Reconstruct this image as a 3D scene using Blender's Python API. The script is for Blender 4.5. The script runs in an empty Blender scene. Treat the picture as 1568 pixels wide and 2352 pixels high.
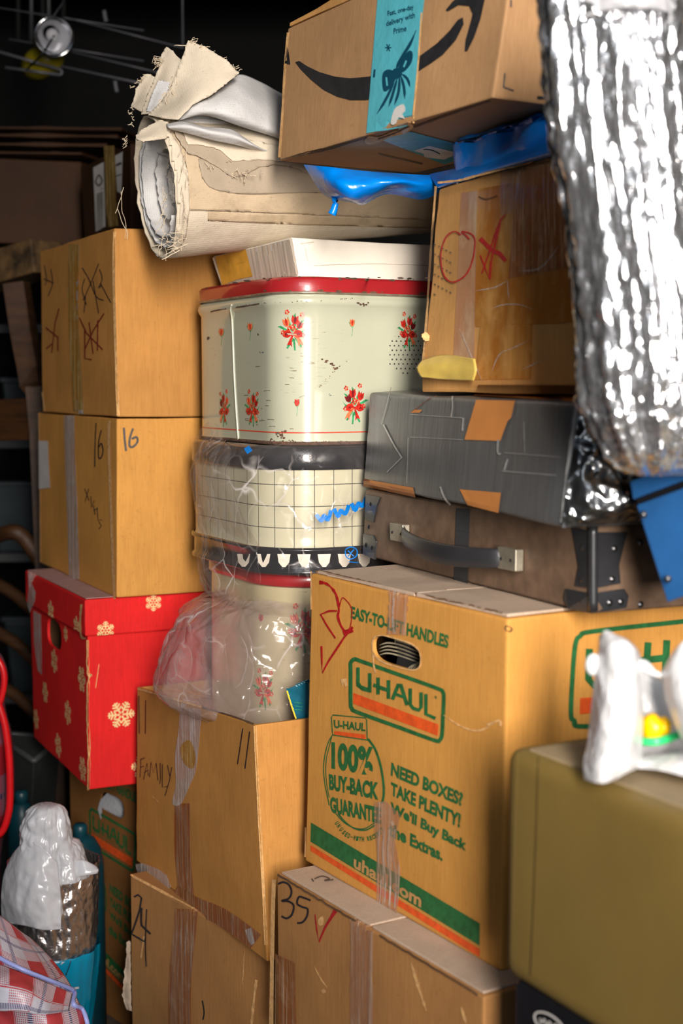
import bpy, bmesh, math, random
from mathutils import Vector, Matrix, noise
from mathutils.bvhtree import BVHTree
from mathutils.geometry import tessellate_polygon

SC = bpy.context.scene
COL = SC.collection
# ---------------------------------------------------------------- camera
FPX = 50.0 / 36.0 * 2352.0
PIT = math.atan(296.0 / FPX)
CAMZ = 1.3
SP, CP = math.sin(PIT), math.cos(PIT)
cd = bpy.data.cameras.new('camera'); cam = bpy.data.objects.new('camera', cd); COL.objects.link(cam)
cd.sensor_fit = 'VERTICAL'; cd.sensor_height = 36.0; cd.sensor_width = 24.0; cd.lens = 50.0
cd.clip_start = 0.05; cd.clip_end = 50
cam.location = (0, 0, CAMZ); cam.rotation_euler = (math.pi / 2 - PIT, 0, 0)
cd.dof.use_dof = True; cd.dof.focus_distance = 2.2; cd.dof.aperture_fstop = 3.6
SC.camera = cam
# ---------------------------------------------------------------- light
w = bpy.data.worlds.new('world'); SC.world = w; w.use_nodes = True
# daylight outside the open door: bright towards -y (behind the photographer), dim elsewhere
_nt = w.node_tree; _tc = _nt.nodes.new('ShaderNodeTexCoord'); _dp = _nt.nodes.new('ShaderNodeVectorMath'); _dp.operation = 'DOT_PRODUCT'
_nt.links.new(_tc.outputs['Generated'], _dp.inputs[0]); _dp.inputs[1].default_value = (0.05, -0.985, 0.16)
_rp = _nt.nodes.new('ShaderNodeValToRGB'); _rp.color_ramp.elements[0].position = 0.62; _rp.color_ramp.elements[0].color = (0.018, 0.02, 0.024, 1)
_rp.color_ramp.elements[1].position = 0.95; _rp.color_ramp.elements[1].color = (0.17, 0.205, 0.25, 1)
_nt.links.new(_dp.outputs['Value'], _rp.inputs[0]); _nt.links.new(_rp.outputs[0], _nt.nodes['Background'].inputs[0])
_nt.nodes['Background'].inputs[1].default_value = 1.0

def area(name, loc, target, sx, sy, power, color, spread=180):
    l = bpy.data.lights.new(name, 'AREA'); l.shape = 'RECTANGLE'; l.size = sx; l.size_y = sy
    l.energy = power; l.color = color; l.spread = math.radians(spread)
    o = bpy.data.objects.new(name, l); COL.objects.link(o); o.location = loc
    d = Vector(target) - Vector(loc); o.rotation_euler = d.to_track_quat('-Z', 'Y').to_euler()
    return o
# daylight through the open storage doorway behind the photographer
area('doorway_daylight', (0.36, -0.75, 1.78), (0.24, 2.0, 1.30), 0.40, 1.45, 22, (1.0, 0.92, 0.84), 58)
area('added_fill', (0.0, 0.0, 2.45), (0.25, 1.8, 1.1), 1.2, 0.6, 8, (0.90, 0.95, 1.0))  # soft fill added near the camera to lift the left-facing sides
SC.view_settings.view_transform = 'Standard'
SC.view_settings.look = 'None'
SC.view_settings.exposure = 0.0
SC.view_settings.gamma = 1.0
SC.view_settings.use_curve_mapping = False
SC.cycles.max_bounces = 8; SC.cycles.transparent_max_bounces = 16

# ---------------------------------------------------------------- projection helpers (photo pixel -> place)
CAMV = Vector((0, 0, CAMZ))
def ray(u, v):
    a = (u - 784) / FPX; b = (1176 - v) / FPX
    return Vector((a, CP + b * SP, -SP + b * CP))
def P(u, v, y):
    d = ray(u, v); return CAMV + d * (y / d.y)
def Pz(u, v, z):
    d = ray(u, v); return CAMV + d * ((z - CAMZ) / d.z)
def lerp(a, b, t): return a + (b - a) * t
def V2(p): return Vector((p[0], p[1]))
rnd = random.Random(7)

# ---------------------------------------------------------------- materials
MATS = {}
class NT:
    def __init__(s, name):
        s.m = bpy.data.materials.new(name); s.m.use_nodes = True
        s.t = s.m.node_tree; s.n = s.t.nodes; s.l = s.t.links
        s.bsdf = s.n['Principled BSDF']; s.out = s.n['Material Output']
    def node(s, kind, **kw):
        n = s.n.new(kind)
        for k, v in kw.items():
            setattr(n, k, v)
        return n
    def put(s, sock, val):
        if hasattr(val, 'is_linked'): s.l.new(val, sock)
        else: sock.default_value = val
    def M(s, op, a, b=0.0, clamp=False):
        n = s.node('ShaderNodeMath', operation=op, use_clamp=clamp)
        s.put(n.inputs[0], a); s.put(n.inputs[1], b); return n.outputs[0]
    def coord(s, kind='Object', scale=(1, 1, 1)):
        c = s.node('ShaderNodeTexCoord'); m = s.node('ShaderNodeMapping')
        m.inputs['Scale'].default_value = scale; s.l.new(c.outputs[kind], m.inputs[0]); return m.outputs[0]
    def noise(s, scale, detail=3, rough=0.55, vec=None, dist=0.0):
        n = s.node('ShaderNodeTexNoise'); n.inputs['Scale'].default_value = scale
        n.inputs['Detail'].default_value = detail; n.inputs['Roughness'].default_value = rough
        n.inputs['Distortion'].default_value = dist
        s.l.new(vec if vec is not None else s.coord(), n.inputs['Vector']); return n.outputs[0]
    def ramp(s, fac, stops):
        r = s.node('ShaderNodeValToRGB'); e = r.color_ramp.elements
        while len(e) < len(stops): e.new(0.5)
        for el, (p, c) in zip(e, stops):
            el.position = p; el.color = (c, c, c, 1) if isinstance(c, (int, float)) else (*c[:3], 1)
        s.put(r.inputs[0], fac); return r.outputs[0]
    def mix(s, fac, a, b, mode='MIX'):
        n = s.node('ShaderNodeMix', data_type='RGBA', blend_type=mode)
        s.put(n.inputs[0], fac)
        for i, c in ((6, a), (7, b)):
            s.put(n.inputs[i], (*c[:3], 1) if isinstance(c, tuple) else c)
        return n.outputs[2]
    def bump(s, h, strength=0.3, dist=0.001, prev=None):
        n = s.node('ShaderNodeBump'); n.inputs['Strength'].default_value = strength
        n.inputs['Distance'].default_value = dist; s.put(n.inputs['Height'], h)
        if prev is not None: s.l.new(prev, n.inputs['Normal'])
        return n.outputs[0]
    def set(s, **kw):
        for k, v in kw.items():
            key = {'color': 'Base Color', 'rough': 'Roughness', 'metal': 'Metallic', 'normal': 'Normal',
                   'spec': 'Specular IOR Level', 'coat': 'Coat Weight', 'coat_rough': 'Coat Roughness',
                   'sheen': 'Sheen Weight', 'trans': 'Transmission Weight', 'alpha': 'Alpha', 'sss': 'Subsurface Weight'}[k]
            if isinstance(v, tuple) and len(v) == 3: v = (*v, 1)
            s.put(s.bsdf.inputs[key], v)
        return s.m
def sc_(c, k): return tuple(min(1, x * k) for x in c)

def m_card(name, col, dark=0.8, flute=0.05, stain=0.25, flutedir='v'):
    t = NT(name)
    big = t.noise(5.5, 4, 0.6)
    c = t.mix(t.ramp(big, [(0.3, 0.0), (0.72, 1.0)]), sc_(col, dark), sc_(col, 1.1))
    fib = t.noise(1.0, 2, 0.5, t.coord('Object', (420, 420, 26)))
    c = t.mix(t.ramp(fib, [(0.35, 0), (0.7, 1)]), c, t.mix(1.0, c, (0.88, 0.86, 0.83), 'MULTIPLY'))
    sp = t.noise(160, 2, 0.5)
    c = t.mix(t.ramp(sp, [(0.62, 0), (0.75, 0.35)]), c, sc_(col, 0.55))
    dirt = t.noise(2.3, 5, 0.65)
    c = t.mix(t.ramp(dirt, [(0.52, 0), (0.8, stain)]), c, sc_(col, 0.5))
    fl = t.noise(1.0, 1, 0.4, t.coord('Object', (150, 150, 1.2) if flutedir == 'v' else (2, 2, 170)))
    b1 = t.bump(fl, flute * 2.2, 0.0012)
    b2 = t.bump(t.noise(9, 4, 0.6), 0.16, 0.006, b1)
    return t.set(color=c, rough=0.72, spec=0.28, normal=b2)

def m_plain(name, col, rough=0.6, metal=0.0, var=0.12, nscale=20, bump=0.0, bdist=0.001, bscale=40, spec=0.5, coat=0.0, sheen=0.0, stretch=(1, 1, 1)):
    t = NT(name)
    n = t.noise(nscale, 4, 0.6, t.coord('Object', stretch))
    c = t.mix(t.ramp(n, [(0.3, 0), (0.7, 1)]), sc_(col, 1 - var), sc_(col, 1 + var))
    kw = dict(color=c, rough=rough, metal=metal, spec=spec, coat=coat, sheen=sheen)
    if bump: kw['normal'] = t.bump(t.noise(bscale, 4, 0.6, t.coord('Object', stretch)), bump, bdist)
    return t.set(**kw)

def m_tape(name, tint, opaque=0.45, rough=0.16, streak=(160, 160, 5), white=0.5):
    t = NT(name)
    tr = t.node('ShaderNodeBsdfTransparent'); tr.inputs[0].default_value = (*[min(1, 0.55 + 0.6 * x) if opaque < .6 else min(1, 1.5 * x + .1) for x in tint], 1)
    st = t.noise(1.0, 3, 0.6, t.coord('Object', streak))
    blot = t.noise(24, 4, 0.65)
    mk = t.M('ADD', t.ramp(st, [(0.48, 0.0), (0.72, 0.75)]), t.ramp(blot, [(0.5, 0.0), (0.75, 0.4)]), True)
    fac = t.M('ADD', opaque * 0.6, t.M('MULTIPLY', mk, opaque), True)
    c = t.mix(t.M('MULTIPLY', mk, white), tint, (0.75, 0.71, 0.66))
    nb = t.bump(st, 0.6, 0.002, t.bump(blot, 0.4, 0.004))
    t.set(color=c, rough=rough, spec=0.6, normal=nb)
    mx = t.node('ShaderNodeMixShader'); t.l.new(fac, mx.inputs[0]); t.l.new(tr.outputs[0], mx.inputs[1]); t.l.new(t.bsdf.outputs[0], mx.inputs[2])
    t.l.new(mx.outputs[0], t.out.inputs[0]); return t.m

def m_film(name, tint, base=0.28, rough=0.12, scale=14):
    """thin translucent plastic bag"""
    t = NT(name)
    tr = t.node('ShaderNodeBsdfTransparent'); tr.inputs[0].default_value = (0.97, 0.95, 0.94, 1)
    cr = t.node('ShaderNodeTexNoise'); cr.noise_type = 'RIDGED_MULTIFRACTAL'; cr.inputs['Scale'].default_value = scale
    cr.inputs['Detail'].default_value = 4; cr.inputs['Distortion'].default_value = 0.9; t.l.new(t.coord(), cr.inputs['Vector'])
    lw = t.node('ShaderNodeLayerWeight'); lw.inputs[0].default_value = 0.45
    f = t.M('ADD', base, t.M('MULTIPLY', lw.outputs['Facing'], 0.22))
    f = t.M('ADD', f, t.M('MULTIPLY', t.ramp(cr.outputs[0], [(0.5, 0.0), (0.95, 0.3)]), 0.55), True)
    vo = t.node('ShaderNodeTexVoronoi'); vo.feature = 'DISTANCE_TO_EDGE'; vo.inputs['Scale'].default_value = scale * 1.9
    n1 = t.node('ShaderNodeTexNoise'); n1.inputs['Scale'].default_value = 7; n1.inputs['Detail'].default_value = 3; t.l.new(t.coord('Object', (1, 1, .7)), n1.inputs['Vector'])
    t.l.new(t.mix(0.12, t.coord('Object', (1, 1, .7)), n1.outputs[1]), vo.inputs['Vector'])
    cz = t.M('MULTIPLY', t.ramp(vo.outputs[0], [(0.0, 1.0), (0.045, 0.0)]), t.ramp(t.noise(10, 3), [(0.45, 0.0), (0.65, 0.55)]))
    f = t.M('ADD', f, cz, True)
    tint = t.mix(cz, tint, (0.85, 0.82, 0.80))
    nb = t.bump(cr.outputs[0], 0.8, 0.008, t.bump(vo.outputs[0], 0.8, 0.012, t.bump(t.noise(4, 3), 0.3, 0.02)))
    t.set(color=tint, rough=rough, spec=0.8, normal=nb, sss=0.0)
    mx = t.node('ShaderNodeMixShader'); t.l.new(f, mx.inputs[0]); t.l.new(tr.outputs[0], mx.inputs[1]); t.l.new(t.bsdf.outputs[0], mx.inputs[2])
    t.l.new(mx.outputs[0], t.out.inputs[0]); return t.m

def m_foil(name, scale=85, strength=1.0, dist=0.006, tint=(0.93, 0.94, 0.97), rough=0.24, metal=0.95):
    t = NT(name)
    v = t.node('ShaderNodeTexVoronoi'); v.feature = 'SMOOTH_F1'; v.inputs['Scale'].default_value = scale
    n0 = t.node('ShaderNodeTexNoise'); n0.inputs['Scale'].default_value = 9; n0.inputs['Detail'].default_value = 3
    crd = t.coord('Object', (1, 1, 0.62)); t.l.new(crd, n0.inputs['Vector'])
    ad = t.mix(0.04, crd, n0.outputs[1]); t.l.new(ad, v.inputs['Vector'])
    b1 = t.bump(t.noise(9, 4, 0.6, t.coord('Object', (1, 1, 0.5))), 0.5, 0.02)
    b2 = t.bump(v.outputs[0], strength, dist, b1)
    b3 = t.bump(t.noise(scale * 2.2, 3, 0.6), 0.5, 0.002, b2)
    return t.set(color=tint, metal=metal, rough=rough, normal=b3)

def m_canvas(name, col, dirt=(0.28, 0.22, 0.15), amt=0.35, weave=700):
    t = NT(name)
    c = t.mix(t.ramp(t.noise(6, 4, 0.6), [(0.3, 0), (0.7, 1)]), sc_(col, 0.84), sc_(col, 1.08))
    c = t.mix(t.ramp(t.noise(330, 2, 0.6), [(0.64, 0), (0.74, 0.55)]), c, dirt)
    c = t.mix(t.ramp(t.noise(8.5, 5, 0.7), [(0.55, 0), (0.78, amt)]), c, dirt)
    w1 = t.node('ShaderNodeTexWave'); w1.bands_direction = 'X'; w1.inputs['Scale'].default_value = weave / 6.28
    t.l.new(t.coord('Object'), w1.inputs['Vector'])
    w2 = t.node('ShaderNodeTexWave'); w2.bands_direction = 'Z'; w2.inputs['Scale'].default_value = weave / 6.28
    t.l.new(t.coord('Object'), w2.inputs['Vector'])
    b = t.bump(t.M('ADD', w1.outputs[1], w2.outputs[1]), 0.18, 0.0006, t.bump(t.noise(14, 4, 0.6), 0.35, 0.008))
    return t.set(color=c, rough=0.9, spec=0.15, normal=b)

def m_enamel(name, col, rough=0.2, scuff=(0.16, 0.09, 0.05), amt=0.8, var=0.06):
    t = NT(name)
    c = t.mix(t.ramp(t.noise(5, 4, 0.6), [(0.3, 0), (0.7, 1)]), sc_(col, 1 - var), sc_(col, 1 + var))
    s1 = t.noise(1.0, 3, 0.7, t.coord('Object', (60, 60, 420)))
    s2 = t.noise(9, 5, 0.7)
    m = t.M('MULTIPLY', t.ramp(s1, [(0.60, 0), (0.68, 1)]), t.ramp(s2, [(0.55, 0), (0.66, amt)]))
    c = t.mix(m, c, scuff)
    r = t.M('ADD', rough, t.M('MULTIPLY', t.noise(12, 4), 0.12))
    return t.set(color=c, rough=r, spec=0.55, coat=0.8, coat_rough=0.05, normal=t.bump(t.noise(7, 3), 0.06, 0.01))

def m_grid(name, col):
    """cream enamel with a printed grid of thin dark lines; uv in metres"""
    t = NT(name)
    uv = t.node('ShaderNodeUVMap'); sx = t.node('ShaderNodeSeparateXYZ'); t.l.new(uv.outputs[0], sx.inputs[0])
    a = t.M('LESS_THAN', t.M('FRACT', t.M('DIVIDE', sx.outputs[0], 0.0335)), 0.04)
    b = t.M('LESS_THAN', t.M('FRACT', t.M('DIVIDE', sx.outputs[1], 0.0345)), 0.04)
    g = t.M('MAXIMUM', a, b)
    c = t.mix(t.M('MULTIPLY', g, 0.9), col, (0.05, 0.05, 0.05))
    return t.set(color=c, rough=0.25, spec=0.5, coat=0.2)

def m_plaid(name, red, blue, white, sat=1.0, k=1.0):
    """woven plastic check cloth; uv in metres"""
    t = NT(name)
    uv = t.node('ShaderNodeUVMap'); s = t.node('ShaderNodeSeparateXYZ'); t.l.new(uv.outputs[0], s.inputs[0])
    def band(x, per, lo, hi, ph=0.0):
        f = t.M('FRACT', t.M('ADD', t.M('DIVIDE', x, per), ph))
        return t.M('MULTIPLY', t.M('GREATER_THAN', f, lo), t.M('LESS_THAN', f, hi))
    u_, v_ = s.outputs[0], s.outputs[1]
    tx = t.M('GREATER_THAN', t.M('FRACT', t.M('DIVIDE', u_, 0.0030 * k)), 0.45)
    ty = t.M('GREATER_THAN', t.M('FRACT', t.M('DIVIDE', v_, 0.0030 * k)), 0.45)
    chk = t.M('MULTIPLY', tx, ty)
    ru, rv = band(u_, 0.085 * k, 0.0, 0.42), band(v_, 0.085 * k, 0.0, 0.42)
    bu, bv = band(u_, 0.085 * k, 0.66, 0.74), band(v_, 0.085 * k, 0.66, 0.74)
    ru2, rv2 = band(u_, 0.085 * k, 0.42, 0.47), band(v_, 0.085 * k, 0.42, 0.47)
    redm = t.M('MAXIMUM', t.M('MULTIPLY', t.M('MAXIMUM', ru, rv), chk), t.M('MULTIPLY', ru, rv))
    redm = t.M('MAXIMUM', redm, t.M('MAXIMUM', t.M('MULTIPLY', ru2, tx), t.M('MULTIPLY', rv2, ty)))
    blum = t.M('MAXIMUM', t.M('MULTIPLY', bu, ty), t.M('MULTIPLY', bv, tx))
    c = t.mix(t.M('MULTIPLY', redm, 0.92), white, red)
    c = t.mix(t.M('MULTIPLY', blum, 0.9), c, blue)
    wv = t.M('ADD', t.M('FRACT', t.M('DIVIDE', u_, 0.0018)), t.M('FRACT', t.M('DIVIDE', v_, 0.0018)))
    return t.set(color=c, rough=0.38, spec=0.5, normal=t.bump(wv, 0.35, 0.0006, t.bump(t.noise(30, 4), 0.3, 0.004)))

# ---------------------------------------------------------------- object helpers
MW = {}
def root(name, label, cat, loc, yaw=0.0, group=None, kind=None):
    o = bpy.data.objects.new(name, None); COL.objects.link(o); o.location = loc; o.rotation_euler = (0, 0, yaw)
    o.empty_display_size = 0.05
    o['label'] = label; o['category'] = cat
    if group: o['group'] = group
    if kind: o['kind'] = kind
    MW[o] = Matrix.Translation(Vector(loc)) @ Matrix.Rotation(yaw, 4, 'Z'); return o
def mesh(name, verts, faces, mats, parent=None, smooth=False, uvs=None, midx=None, label=None, kind=None, solid=0.0, bevel=0.0, ang=35):
    me = bpy.data.meshes.new(name)
    inv = MW[parent].inverted() if parent is not None else None
    me.from_pydata([tuple(inv @ Vector(v)) if inv else tuple(v) for v in verts], [], faces)
    me.validate(clean_customdata=False)
    if not isinstance(mats, (list, tuple)): mats = [mats]
    for m in mats: me.materials.append(m)
    if midx is not None and len(midx) == len(me.polygons): me.polygons.foreach_set('material_index', midx)
    if uvs is not None:
        l = me.uv_layers.new(name='UVMap')
        for p in me.polygons:
            for li in p.loop_indices: l.data[li].uv = uvs[me.loops[li].vertex_index]
    if smooth:
        me.polygons.foreach_set('use_smooth', [True] * len(me.polygons))
        if smooth == 'auto': me.set_sharp_from_angle(angle=math.radians(ang))
    me.update()
    o = bpy.data.objects.new(name, me); COL.objects.link(o)
    if parent is not None: o.parent = parent; MW[o] = MW[parent]
    else: MW[o] = Matrix.Identity(4)
    if label: o['label'] = label
    if kind: o['kind'] = kind
    if solid:
        md = o.modifiers.new('thickness', 'SOLIDIFY'); md.thickness = solid; md.offset = 0
    if bevel:
        md = o.modifiers.new('soft_edge', 'BEVEL'); md.width = bevel; md.segments = 2; md.limit_method = 'ANGLE'; md.angle_limit = math.radians(40)
    return o
def tag(o, label, cat, group=None):
    o['label'] = label; o['category'] = cat
    if group: o['group'] = group
    return o
def bm_out(bm):
    bm.verts.index_update()
    vs = [v.co.copy() for v in bm.verts]; fs = [[v.index for v in f.verts] for f in bm.faces]; bm.free(); return vs, fs

def hexa(C, cuts=9, bev=0.003, amp=0.0012, seed=0, wl=7.0, segs=2, edge=0.0):
    """C: 8 corners  N L B R top, then N L B R bottom -> softened box, slightly crushed"""
    bm = bmesh.new(); v = [bm.verts.new(c) for c in C]
    for f in ((0, 1, 2, 3), (7, 6, 5, 4), (0, 4, 5, 1), (1, 5, 6, 2), (2, 6, 7, 3), (3, 7, 4, 0)): bm.faces.new([v[i] for i in f])
    bmesh.ops.recalc_face_normals(bm, faces=bm.faces)
    if cuts: bmesh.ops.subdivide_edges(bm, edges=bm.edges[:], cuts=cuts, use_grid_fill=True)
    bm.normal_update()
    if amp:
        sd = Vector((seed * 3.1, seed * 1.7, seed * 0.9))
        for vv in bm.verts:
            n = noise.noise(vv.co * wl + sd) * amp
            if edge and len(vv.link_faces) and max((f.normal.angle(vv.link_faces[0].normal, 0) for f in vv.link_faces)) > 0.9:
                n += noise.noise(vv.co * 45 + sd) * edge
            vv.co += vv.normal * n
    if bev:
        bm.normal_update()
        es = [e for e in bm.edges if len(e.link_faces) == 2 and e.calc_face_angle(0) > 0.8]
        bmesh.ops.bevel(bm, geom=es, offset=bev, segments=segs, affect='EDGES', profile=0.6)
    bmesh.ops.recalc_face_normals(bm, faces=bm.faces)
    return bm_out(bm)

class Surf:
    def __init__(s, verts, faces):
        s.b = BVHTree.FromPolygons([Vector(v) for v in verts], faces); s.last = None
    def px(s, u, v, off=0.0008):
        d = ray(u, v); h = s.b.ray_cast(CAMV, d.normalized())
        if h[0] is not None:
            n = h[1]
            if n.dot(d) > 0: n = -n
            s.last = (h[0], n); return h[0] + n * off
        if s.last is None: 
            c = P(u, v, 2.0); h = s.b.find_nearest(c); return h[0] + h[1] * off
        co, n = s.last; den = d.dot(n)
        if abs(den) < 0.05: return co.copy()
        return CAMV + d * ((co - CAMV).dot(n) / den) + n * off
    def near(s, p, off=0.0008):
        h = s.b.find_nearest(p); n = h[1]
        if n.dot(h[0] - CAMV) > 0: n = -n
        return h[0] + n * off

def homog(src, dst):
    import numpy as np
    A = []; B = []
    for (x, y), (u, v) in zip(src, dst):
        A.append([x, y, 1, 0, 0, 0, -u * x, -u * y]); B.append(u)
        A.append([0, 0, 0, x, y, 1, -v * x, -v * y]); B.append(v)
    h = np.linalg.solve(np.array(A, float), np.array(B, float))
    def f(x, y):
        w_ = h[6] * x + h[7] * y + 1
        return ((h[0] * x + h[1] * y + h[2]) / w_, (h[3] * x + h[4] * y + h[5]) / w_)
    return f
UNIT = [(0, 0), (1, 0), (1, 1), (0, 1)]

def cr(pts, n=8, closed=False):
    pts = [Vector(p) for p in pts]; N = len(pts)
    if N < 3 and not closed:
        return [lerp(pts[0], pts[-1], i / n) for i in range(n + 1)]
    out = []
    rng = range(N) if closed else range(N - 1)
    for i in rng:
        g = (lambda k: pts[k % N]) if closed else (lambda k: pts[max(0, min(N - 1, k))])
        a, b, c, d = g(i - 1), g(i), g(i + 1), g(i + 2)
        for j in range(n):
            t = j / n
            out.append(0.5 * ((2 * b) + (c - a) * t + (2 * a - 5 * b + 4 * c - d) * t * t + (3 * b - a - 3 * c + d) * t ** 3))
    if not closed: out.append(pts[-1])
    return out

TXT = {}
def text2d(body, bold=0.0):
    k = (body, bold)
    if k in TXT: return TXT[k]
    c = bpy.data.curves.new('t', 'FONT'); c.body = body; c.offset = bold; c.resolution_u = 4; c.fill_mode = 'FRONT'
    o = bpy.data.objects.new('t', c); COL.objects.link(o)
    bpy.context.view_layer.update()
    me = bpy.data.meshes.new_from_object(o.evaluated_get(bpy.context.evaluated_depsgraph_get()))
    vs = [(v.co.x, v.co.y) for v in me.vertices]; fs = [list(p.vertices) for p in me.polygons]
    bpy.data.objects.remove(o); bpy.data.curves.remove(c); bpy.data.meshes.remove(me)
    x0 = min(v[0] for v in vs); x1 = max(v[0] for v in vs); y0 = min(v[1] for v in vs); y1 = max(v[1] for v in vs)
    vs = [((x - x0) / (x1 - x0), 1 - (y - y0) / (y1 - y0)) for x, y in vs]
    TXT[k] = (vs, fs); return TXT[k]

class Dec:
    """thin printing / ink / tape lying on a surface"""
    def __init__(s, surf, off=0.0008, fmap=None):
        s.s = surf; s.off = off; s.map = fmap or (lambda u, v: (u, v)); s.v = []; s.f = []; s.mi = []; s.m = []
    def mat(s, m):
        if m not in s.m: s.m.append(m)
        return s.m.index(m)
    def pt(s, u, v, off):
        u, v = s.map(u, v); return s.s.px(u, v, off)
    def add(s, pts, faces, m, off=0):
        b = len(s.v); i = s.mat(m)
        s.v += [s.pt(p[0], p[1], s.off + off) for p in pts]
        for f in faces: s.f.append([b + k for k in f]); s.mi.append(i)
    def poly(s, pts, m, off=0, smooth=False, n=6):
        if smooth: pts = [(p.x, p.y) for p in cr([(a, b, 0) for a, b in pts], n, True)]
        tr = tessellate_polygon([[Vector((a, b, 0)) for a, b in pts]])
        s.add(pts, [list(t) for t in tr], m, off)
    def quad(s, q, m, n=8, k=3, off=0):
        h = homog(UNIT, q); pts = [h(i / n, j / k) for j in range(k + 1) for i in range(n + 1)]
        fs = [[j * (n + 1) + i, j * (n + 1) + i + 1, (j + 1) * (n + 1) + i + 1, (j + 1) * (n + 1) + i] for j in range(k) for i in range(n)]
        s.add(pts, fs, m, off)
    def stroke(s, pts, w, m, off=0, smooth=True, n=6, closed=False, jit=0.0, k=1, taper=False):
        P_ = cr([(a, b, 0) for a, b in pts], n, closed) if smooth else [Vector((a, b, 0)) for a, b in pts]
        if closed: P_.append(P_[0])
        out = []; N = len(P_)
        for i, p in enumerate(P_):
            a = P_[max(0, i - 1)]; b = P_[min(N - 1, i + 1)]
            if closed and i in (0, N - 1): a = P_[N - 2]; b = P_[1]
            d = (b - a); d = d.normalized() if d.length > 1e-6 else Vector((1, 0, 0))
            nn = Vector((-d.y, d.x, 0)); ww = (w(i / (N - 1)) if callable(w) else w) * (1 + jit * noise.noise(p * 0.11)) * 0.5
            if taper: ww *= max(0.25, min(1, 4 * i / N, 4 * (N - 1 - i) / N))
            for j in range(k + 1): out.append(tuple((p + nn * ww * (2 * j / k - 1)).xy))
        fs = [[i * (k + 1) + j, i * (k + 1) + j + 1, (i + 1) * (k + 1) + j + 1, (i + 1) * (k + 1) + j] for i in range(N - 1) for j in range(k)]
        s.add(out, fs, m, off)
    def text(s, body, q, m, bold=0.02, off=0):
        vs, fs = text2d(body, bold); h = homog(UNIT, q)
        s.add([h(x, y) for x, y in vs], fs, m, off)
    def build(s, name, parent, label=None, solid=0, smooth=False):
        return mesh(name, s.v, s.f, s.m, parent, smooth=smooth, midx=s.mi, label=label, solid=solid)

def prof(p, r, n=5):
    """rounded polygon outline (list of xy) with corner radius r"""
    out = []; N = len(p)
    for i in range(N):
        a, b, c = Vector(p[i - 1]), Vector(p[i]), Vector(p[(i + 1) % N])
        d1 = (a - b).normalized(); d2 = (c - b).normalized()
        s0 = b + d1 * r; s1 = b + d2 * r
        for k in range(n + 1):
            t = k / n; out.append((1 - t) ** 2 * s0 + 2 * t * (1 - t) * b + t * t * s1)
    return out

def loft(rings, close=True, cap0=False, cap1=False):
    n = len(rings[0]); vs = [p for r in rings for p in r]; fs = []
    for j in range(len(rings) - 1):
        for i in range(n if close else n - 1):
            k = (i + 1) % n
            fs.append([j * n + i, j * n + k, (j + 1) * n + k, (j + 1) * n + i])
    if cap0: fs.append(list(range(n))[::-1])
    if cap1: fs.append([(len(rings) - 1) * n + i for i in range(n)])
    return vs, fs

def tube(pts, r, n=6, smooth=3):
    pts = cr(pts, smooth) if smooth else [Vector(p) for p in pts]
    rings = []; N = len(pts); up = Vector((0.13, 0.2, 0.97))
    for i, p in enumerate(pts):
        d = (pts[min(N - 1, i + 1)] - pts[max(0, i - 1)]); d = d.normalized() if d.length > 0 else Vector((1, 0, 0))
        a = d.cross(up); a = a.normalized() if a.length > 0.05 else Vector((1, 0, 0)); b = d.cross(a)
        rr = r(i / (N - 1)) if callable(r) else r
        rings.append([p + (a * math.cos(6.2832 * k / n) + b * math.sin(6.2832 * k / n)) * rr for k in range(n)])
    return loft(rings, True, True, True)
class Acc:
    def __init__(s): s.v = []; s.f = []; s.mi = []; s.m = []
    def add(s, vf, m=None):
        b = len(s.v); s.v += list(vf[0]); s.f += [[b + i for i in f] for f in vf[1]]
        if m is not None:
            if m not in s.m: s.m.append(m)
            s.mi += [s.m.index(m)] * len(vf[1])
    def build(s, name, mats, parent=None, **k):
        return mesh(name, s.v, s.f, mats if mats is not None else s.m, parent, midx=s.mi if mats is None else None, **k)
def boxv(c, ax, ay, az):
    """box centred c with half-axis vectors"""
    c = Vector(c); ax, ay, az = Vector(ax), Vector(ay), Vector(az)
    v = [c + ax * x + ay * y + az * z for z in (-1, 1) for x, y in ((-1, -1), (1, -1), (1, 1), (-1, 1))]
    return v, [[3, 2, 1, 0], [4, 5, 6, 7], [0, 1, 5, 4], [1, 2, 6, 5], [2, 3, 7, 6], [3, 0, 4, 7]]

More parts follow.
